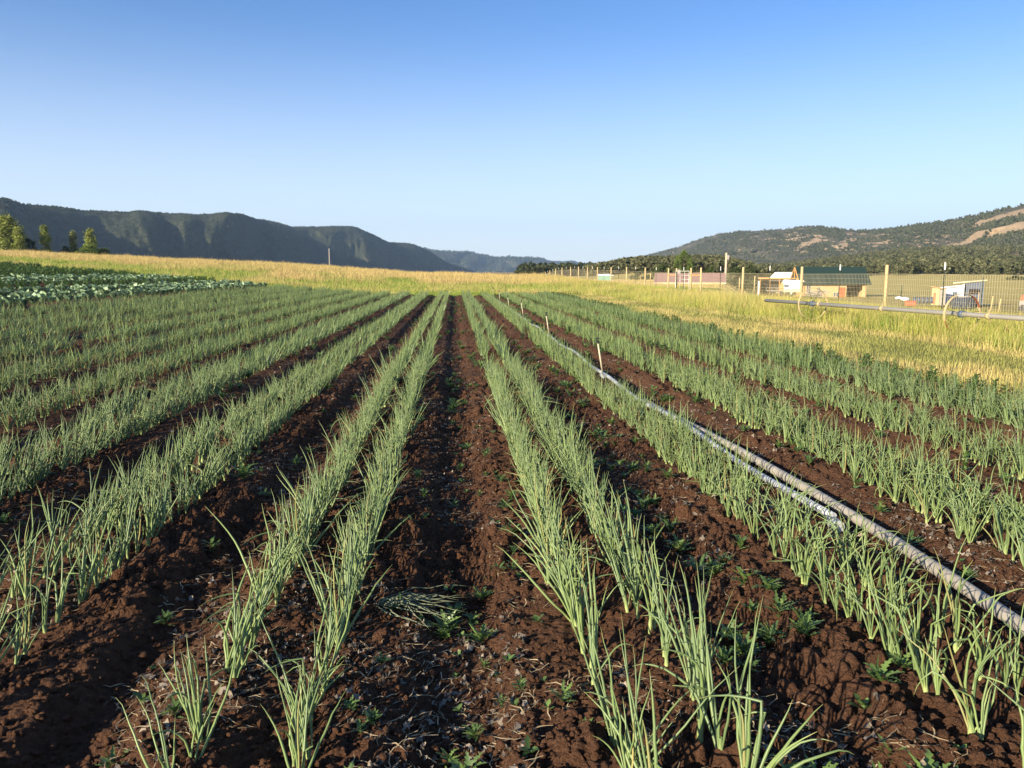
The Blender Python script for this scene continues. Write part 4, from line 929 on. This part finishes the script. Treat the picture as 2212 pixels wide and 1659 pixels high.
# open shed, left
sp_ = site(1640, 627, 172); sp_[2] -= 1.2; shed = empty("open_shed", tuple(sp_), ang_rot(1668)); tag(shed, "low open-fronted shed with an orange timber fascia and dark inside", "shed")
MB().box(0, 5.4, 2.6, 2.75, 0, 3.1).box(-.12, 0, 0, 2.75, 0, 3.0).box(5.4, 5.5, 0, 2.75, 0, 3.0).build("wall", M_DARK, shed)
MB().prism([(-.3, -.4, 3.55), (-.3, 3.0, 3.12), (-.3, 3.0, 3.2), (-.3, -.4, 3.68)], (6.0, 0, 0)).build("roof", plain("rusty_roof", (.32, .2, .13), .7), shed)
MB().box(-.3, 5.7, -.5, -.41, 3.42, 3.72).build("fascia", W_OR, shed)
for x in (0.05, 1.9, 3.7, 5.3): MB().box(x, x + .12, -.3, -.18, 0, 3.5).build("post", W_OR, shed)
MB().box(-.25, .0, -.35, -.1, 0, 3.0).build("corner_board", M_TARP, shed)
# white greenhouse roof behind
wp = site(1660, 602, 190); wp[2] = -3.3; wh_ = empty("greenhouse", tuple(wp), ang_rot(1685)); tag(wh_, "white sheeted building showing its pale roof above the open shed", "building")
MB().prism([(0, 0, 0), (0, 0, 3.4), (1.3, 0, 4.9), (6.5, 0, 4.9), (7.3, 0, 3.4), (7.3, 0, 0)], (0, 5, 0)).build("sheeting", M_TARP, wh_)
# camper trailer
cp_ = site(1687, 631, 158); cp_[2] -= .9; ct = empty("camper_trailer", tuple(cp_), ang_rot(1705)); tag(ct, "white camper trailer parked between the open shed and the timber house", "trailer")
MB().prism([(0, 0, .95), (3.6, 0, .95), (3.6, 0, 2.6), (3.9, 0, 3.0), (.4, 0, 3.15), (0, 0, 2.5)], (0, 2.2, 0)).build("body", M_TARP, ct)
MB().box(.05, 3.55, -.05, -.004, .95, 1.55).build("side_panel", M_CREAM, ct); MB().box(.5, 1.3, -.03, -.005, 1.8, 2.3).build("window", M_GLASS, ct); MB().box(-.9, 4.0, .3, .45, .7, .85).build("drawbar", M_GREY, ct)
for x in (1.3, 2.3): MB().tube([(x, -.1, .6), (x, .15, .6)], .38, 14).build("wheel", M_BLACK, ct)
# low flatbed with odds and ends, small pile of lumber
lp = site(1655, 632, 150); lp[2] -= .5; lt = empty("flatbed_trailer", tuple(lp), ang_rot(1670)); tag(lt, "low grey flatbed trailer with an orange machine on it, in front of the open shed", "trailer")
MB().box(0, 3.6, 0, 1.8, .75, .88).build("bed", M_GREY, lt); MB().box(2.2, 2.9, .5, 1.2, .9, 1.9).box(2.35, 2.75, .6, 1.0, 1.9, 2.3).build("machine", W_OR, lt)
rl = MB(); 
for x in (0, .9, 1.8, 3.5): rl.bar((x, 0, .9), (x, 0, 1.35), .06)
rl.bar((0, 0, 1.35), (3.5, 0, 1.35), .06); rl.build("rail", M_GREY, lt)
for x in (1.0, 2.6): MB().tube([(x, -.08, .4), (x, .12, .4)], .36, 14).build("wheel", M_BLACK, lt)
bp = site(1765, 637, 150); bp[2] -= .3; lb = MB(); 
for i in range(26): a = random.uniform(-.35, .35); x = random.uniform(-1.3, 1.3); lb.bar((x - math.cos(a), random.uniform(-.5, .5), .1 + .035 * i), (x + math.cos(a), random.uniform(-.5, .5), .15 + .035 * i + a), .09)
lb = lb.build("lumber_pile", M_GREYW); lb.location = bp; lb.rotation_euler = (0, 0, ang_rot(1765)); tag(lb, "untidy pile of weathered boards before the left end of the timber house", "lumber pile")
# red roofed house and white pool-like wall
rp = site(1412, 618, 160); rp[2] = -3.4; rh = empty("red_roof_house", tuple(rp), ang_rot(1485)); tag(rh, "low house with a dull red roof half hidden behind the gate", "house")
MB().box(.5, 12.9, .3, 7.0, 0, 3.1).build("wall", M_CREAM, rh)
MB().prism([(0, -.3, 2.95), (0, 3.6, 4.75), (0, 7.5, 2.95), (0, 7.5, 3.05), (0, 3.6, 4.87), (0, -.3, 3.07)], (13.4, 0, 0)).build("roof", M_RROOF, rh)
MB().box(4.3, 4.9, 3.3, 3.9, 4.5, 5.5).build("chimney", M_GREYW, rh); MB().box(-.0, 13.4, -.36, -.31, 2.85, 3.06).build("gutter", M_CREAM, rh)
# teal water tank
tp_ = site(1306, 612, 190); tp_[2] -= .8; tk = empty("water_tank", tuple(tp_)); tag(tk, "pale teal square water tank with a white lid seen through the far fence", "tank")
MB().box(-1.5, 1.5, -1, 1, 0, 2.5).build("tank_body", M_TEAL, tk); MB().prism([(-1.7, -1.1, 2.52), (1.7, -1.1, 2.52), (1.9, -1.1, 2.62), (.6, -1.1, 2.95), (-1.4, -1.1, 2.85)], (0, 2.2, 0)).build("lid", M_TARP, tk)
# shed group at right
q_ = site(2036, 652, 132); q_[2] = -2.9; rs = empty("patchwork_shed", tuple(q_), ang_rot(2070)); tag(rs, "small white and blue-grey shed with two slanted white roofs", "shed")
MB().prism([(0, 0, 0), (2.4, 0, 0), (2.4, 0, 2.55), (0, 0, 2.3)], (0, 2.4, 0)).build("front_wall", plain("pale_blue_panel", (.42, .46, .55), .6, 0, .1), rs)
MB().prism([(2.42, .3, 0), (5.0, .3, 0), (5.0, .3, 3.25), (2.42, .3, 2.9)], (0, 2.4, 0)).build("side_wall", M_SLATE, rs)
MB().prism([(-.5, -.3, 2.28), (2.5, -.3, 2.62), (2.5, -.3, 2.78), (-.5, -.3, 2.38)], (0, 3.0, 0)).build("roof", M_TARP, rs)
MB().prism([(1.2, -.0, 2.95), (5.3, -.0, 3.40), (5.3, -.0, 3.50), (1.2, -.0, 3.1)], (0, 3.2, 0)).build("roof", M_CREAM, rs)
MB().box(2.43, 2.6, -.35, .28, .9, 2.9).build("corner_panel", M_TARP, rs)
wn = MB().box(1.1, 1.9, -.06, -.01, 1.0, 1.9).build("window", M_TARP, rs); MB().box(1.18, 1.82, -.09, -.065, 1.08, 1.82).build("pane", M_GLASS, wn)
wn = MB().box(3.2, 4.5, .22, .29, 1.5, 2.2).build("window", M_DARK, rs)
o_ = site(2012, 648, 128); o_[2] = -2.85; oh = empty("wooden_outhouse", tuple(o_), ang_rot(2018)); tag(oh, "narrow fresh timber outhouse with an orange doorway beside the patchwork shed", "outhouse")
MB().box(0, .95, 0, 1.0, 0, 2.3).build("wall", W_TAN, oh); MB().prism([(-.2, -.25, 2.5), (1.8, -.25, 2.15), (1.8, -.25, 2.22), (-.2, -.25, 2.6)], (0, 1.6, 0)).build("roof", W_OR, oh)
MB().box(.2, .5, -.03, -.003, .1, 1.7).build("door", M_DOOR, oh); MB().box(.97, 1.7, .1, 1.0, 0, 2.1).build("lean_to", M_GREYW, oh)
s_ = site(2080, 660, 112); s_[2] = -2.7; stk_ = empty("stock_tank", tuple(s_)); tag(stk_, "large round dark netted tank in front of the patchwork shed", "tank")
MB().tube([(0, 0, 0), (0, 0, .3), (0, 0, 1.1), (0, 0, 1.45)], [1.35, 1.45, 1.45, 1.3], 24).build("tank_body", plain("dark_net", (.035, .045, .07), .8, 0, .5, 20), stk_)
st_r = MB(); N = 28
for i in range(N):
    a, b = 2 * math.pi * i / N, 2 * math.pi * (i + 1) / N; st_r.bar((1.47 * math.cos(a), 1.47 * math.sin(a), 1.46), (1.47 * math.cos(b), 1.47 * math.sin(b), 1.46), .05)
st_r.build("rim", M_GREY, stk_)
c_ = site(1966, 659, 95); c_[2] = float(terrain(c_[0], c_[1])); rb = empty("red_bin", tuple(c_), ang_rot(1966)); tag(rb, "low orange-red crate lying in the grass behind the fence", "crate")
zt = at_dist(1966, 650, math.hypot(c_[0], c_[1]))[2]; rb.location.z = zt - .45
MB().box(-.5, .5, -.3, .3, 0, .38).build("crate_body", M_RED, rb); MB().box(-.54, .54, -.34, .34, .38, .45).build("crate_rim", M_RED, rb)
tr_ = site(2209, 664, 110); tr_[2] = -2.75; tt = empty("garden_tractor", tuple(tr_), ang_rot(2209)); tag(tt, "red vehicle with a white lower body cut by the right edge", "tractor")
MB().prism([(-.3, 0, 1.2), (1.4, 0, 1.2), (1.4, 0, 2.0), (.2, 0, 2.0), (-.2, 0, 1.7)], (0, 1.2, 0)).build("hood", M_RED, tt); MB().box(-.35, 1.5, -.05, 1.25, .5, 1.18).build("chassis", M_GREYW, tt)
for x in (0, 1.1): MB().tube([(x, -.1, .38), (x, .12, .38)], .38, 14).build("wheel", M_BLACK, tt)
GPp = "loose posts standing beyond the wire fence"
for i, (px, t, b, r, nm) in enumerate([(1597, 600, 624, 95, "leaning wooden post left of the big fence post in the middle"), (1629, 596, 625, 95, "pale wooden post at the left corner of the open shed"), (1404, 590, 608, 130, "short pale post left of the red roof"), (1384, 594, 610, 135, "thin grey post left of the short pale post"), (2118, 599, 660, 75, "thin tall post right of the round dark tank"), (2141, 640, 665, 92, "short pale post right of the patchwork shed"), (2113, 632, 660, 92, "pale stake beside the thin tall post"), (1946, 615, 640, 112, "dark post behind the wire fence left of the outhouse"), (2158, 645, 668, 95, "low pale stake, rightmost of the loose posts")]):
    tp3 = at_dist(px, t, r); bt = at_dist(px, b, r); mb = MB(); mb.tube([(0, 0, -.3), (.05 * (i % 3), 0, tp3[2] - bt[2] - .02), (.05 * (i % 3), 0, tp3[2] - bt[2])], [.07, .06, .045] if "thin" not in nm else [.04, .035, .03], 8)
    o = mb.build("loose_post", M_POST if "dark" not in nm else M_TPOST); o.location = bt; tag(o, nm, "post", GPp)
GB = "white bags on the ground beyond the fence"
for i, (px, py, w2, nm) in enumerate([(1942, 644, .9, "white sack, left of the two behind the right fence post"), (1955, 647, 1.0, "white sack, right of the two behind the right fence post")]):
    V, F, C = clod_template(400 + i); p = site(px, py, 105); o = mesh_np("white_sack", V * np.array([w2 * .5, .35, .28]), F, M_TARP, None, True); o.location = p; tag(o, nm, "sack", GB)
for i in range(5):
    px = 1976 + i * 9; p = site(px, 648, 108); o = MB(); o.tube([(0, 0, -.4), (0, 0, .30)], [.2, .18], 12); o.tube([(0, 0, .30), (0, 0, .34)], [.22, .21], 12); o = o.build("barrel", M_SLATE); o.location = p; tag(o, "dark blue barrel in the row left of the timber outhouse", "barrel", "dark barrels in a row")
# dark heaps
V, F, C = clod_template(77); hp2 = at_z(1556, 648, 0.05); o = mesh_np("brush_pile", V * np.array([1.6, 1.0, .3]), F, plain("brush_brown", (.15, .10, .07), .95, 0, .4, 6)); o.location = hp2; tag(o, "low brown heap of brush in the grass in front of the fence", "brush pile")
bk = at_dist(1149, 601, 150); hb = empty("hay_bale", tuple(bk)); tag(hb, "small dark brown bale on the crest at the far end of the track", "bale")
MB().tube([(-.75, 0, .1), (.75, 0, .1)], .62, 18).build("bale_body", plain("old_hay", (.075, .045, .03), .95, 0, .4, 5), hb); MB().tube([(-.77, 0, .1), (-.752, 0, .1)], .4, 14).build("bale_end", plain("hay_end", (.12, .08, .05), .95), hb)
# utility poles
p = at_dist(711, 538, 200); z0 = float(terrain(p[0], p[1])); up = empty("utility_pole", (p[0], p[1], z0)); tag(up, "thin bare utility pole standing on the crest in front of the left hills", "utility pole")
MB().tube([(0, 0, -1), (0, 0, p[2] - z0)], [.16, .12], 8).build("pole", plain("pole_grey", (.30, .26, .21), .85), up); MB().box(-.1, .1, -.1, .1, p[2] - z0, p[2] - z0 + .12).build("cap", M_GREY, up)
p = at_dist(1569.5, 546, 175); pb_ = at_dist(1566, 624, 175); up = empty("utility_pole", tuple(pb_)); tag(up, "leaning pale wooden utility pole with a grey box near its top", "utility pole")
dxy = p - pb_; MB().tube([(0, 0, -1), tuple(dxy)], [.26, .2], 10).build("pole", mat_wood("pole_wood", (.42, .33, .22), (.56, .46, .32), (6, 6, 1)), up)
MB().tube([tuple(dxy * .80 + np.array([.42, -.1, 0])), tuple(dxy * .80 + np.array([.42, -.1, .95]))], .25, 12).build("transformer", M_GREYW, up); MB().bar(tuple(dxy * .94 + np.array([-.1, 0, 0])), tuple(dxy * .94 + np.array([.4, 0, .1])), .07).build("bracket", M_GREY, up)
MB().box(-.5, -.2, -.3, -.1, 0, 1.2).build("meter_box", M_SLATE, up)

# ------------------------------------------------------------ the air
hz = MB().box(-7500, 7500, -2000, 9300, -90, 520).build("haze", bpy.data.materials.new("haze_air")); hm = hz.data.materials[0]; hm.use_nodes = True; ht = hm.node_tree; ht.nodes.clear()
ho = ht.nodes.new("ShaderNodeOutputMaterial"); hv = ht.nodes.new("ShaderNodeVolumePrincipled"); hv.inputs["Color"].default_value = (.50, .72, 1, 1); hv.inputs["Density"].default_value = 8e-5; hv.inputs["Anisotropy"].default_value = .1
ht.links.new(hv.outputs[0], ho.inputs["Volume"]); tag(hz, kind="stuff")
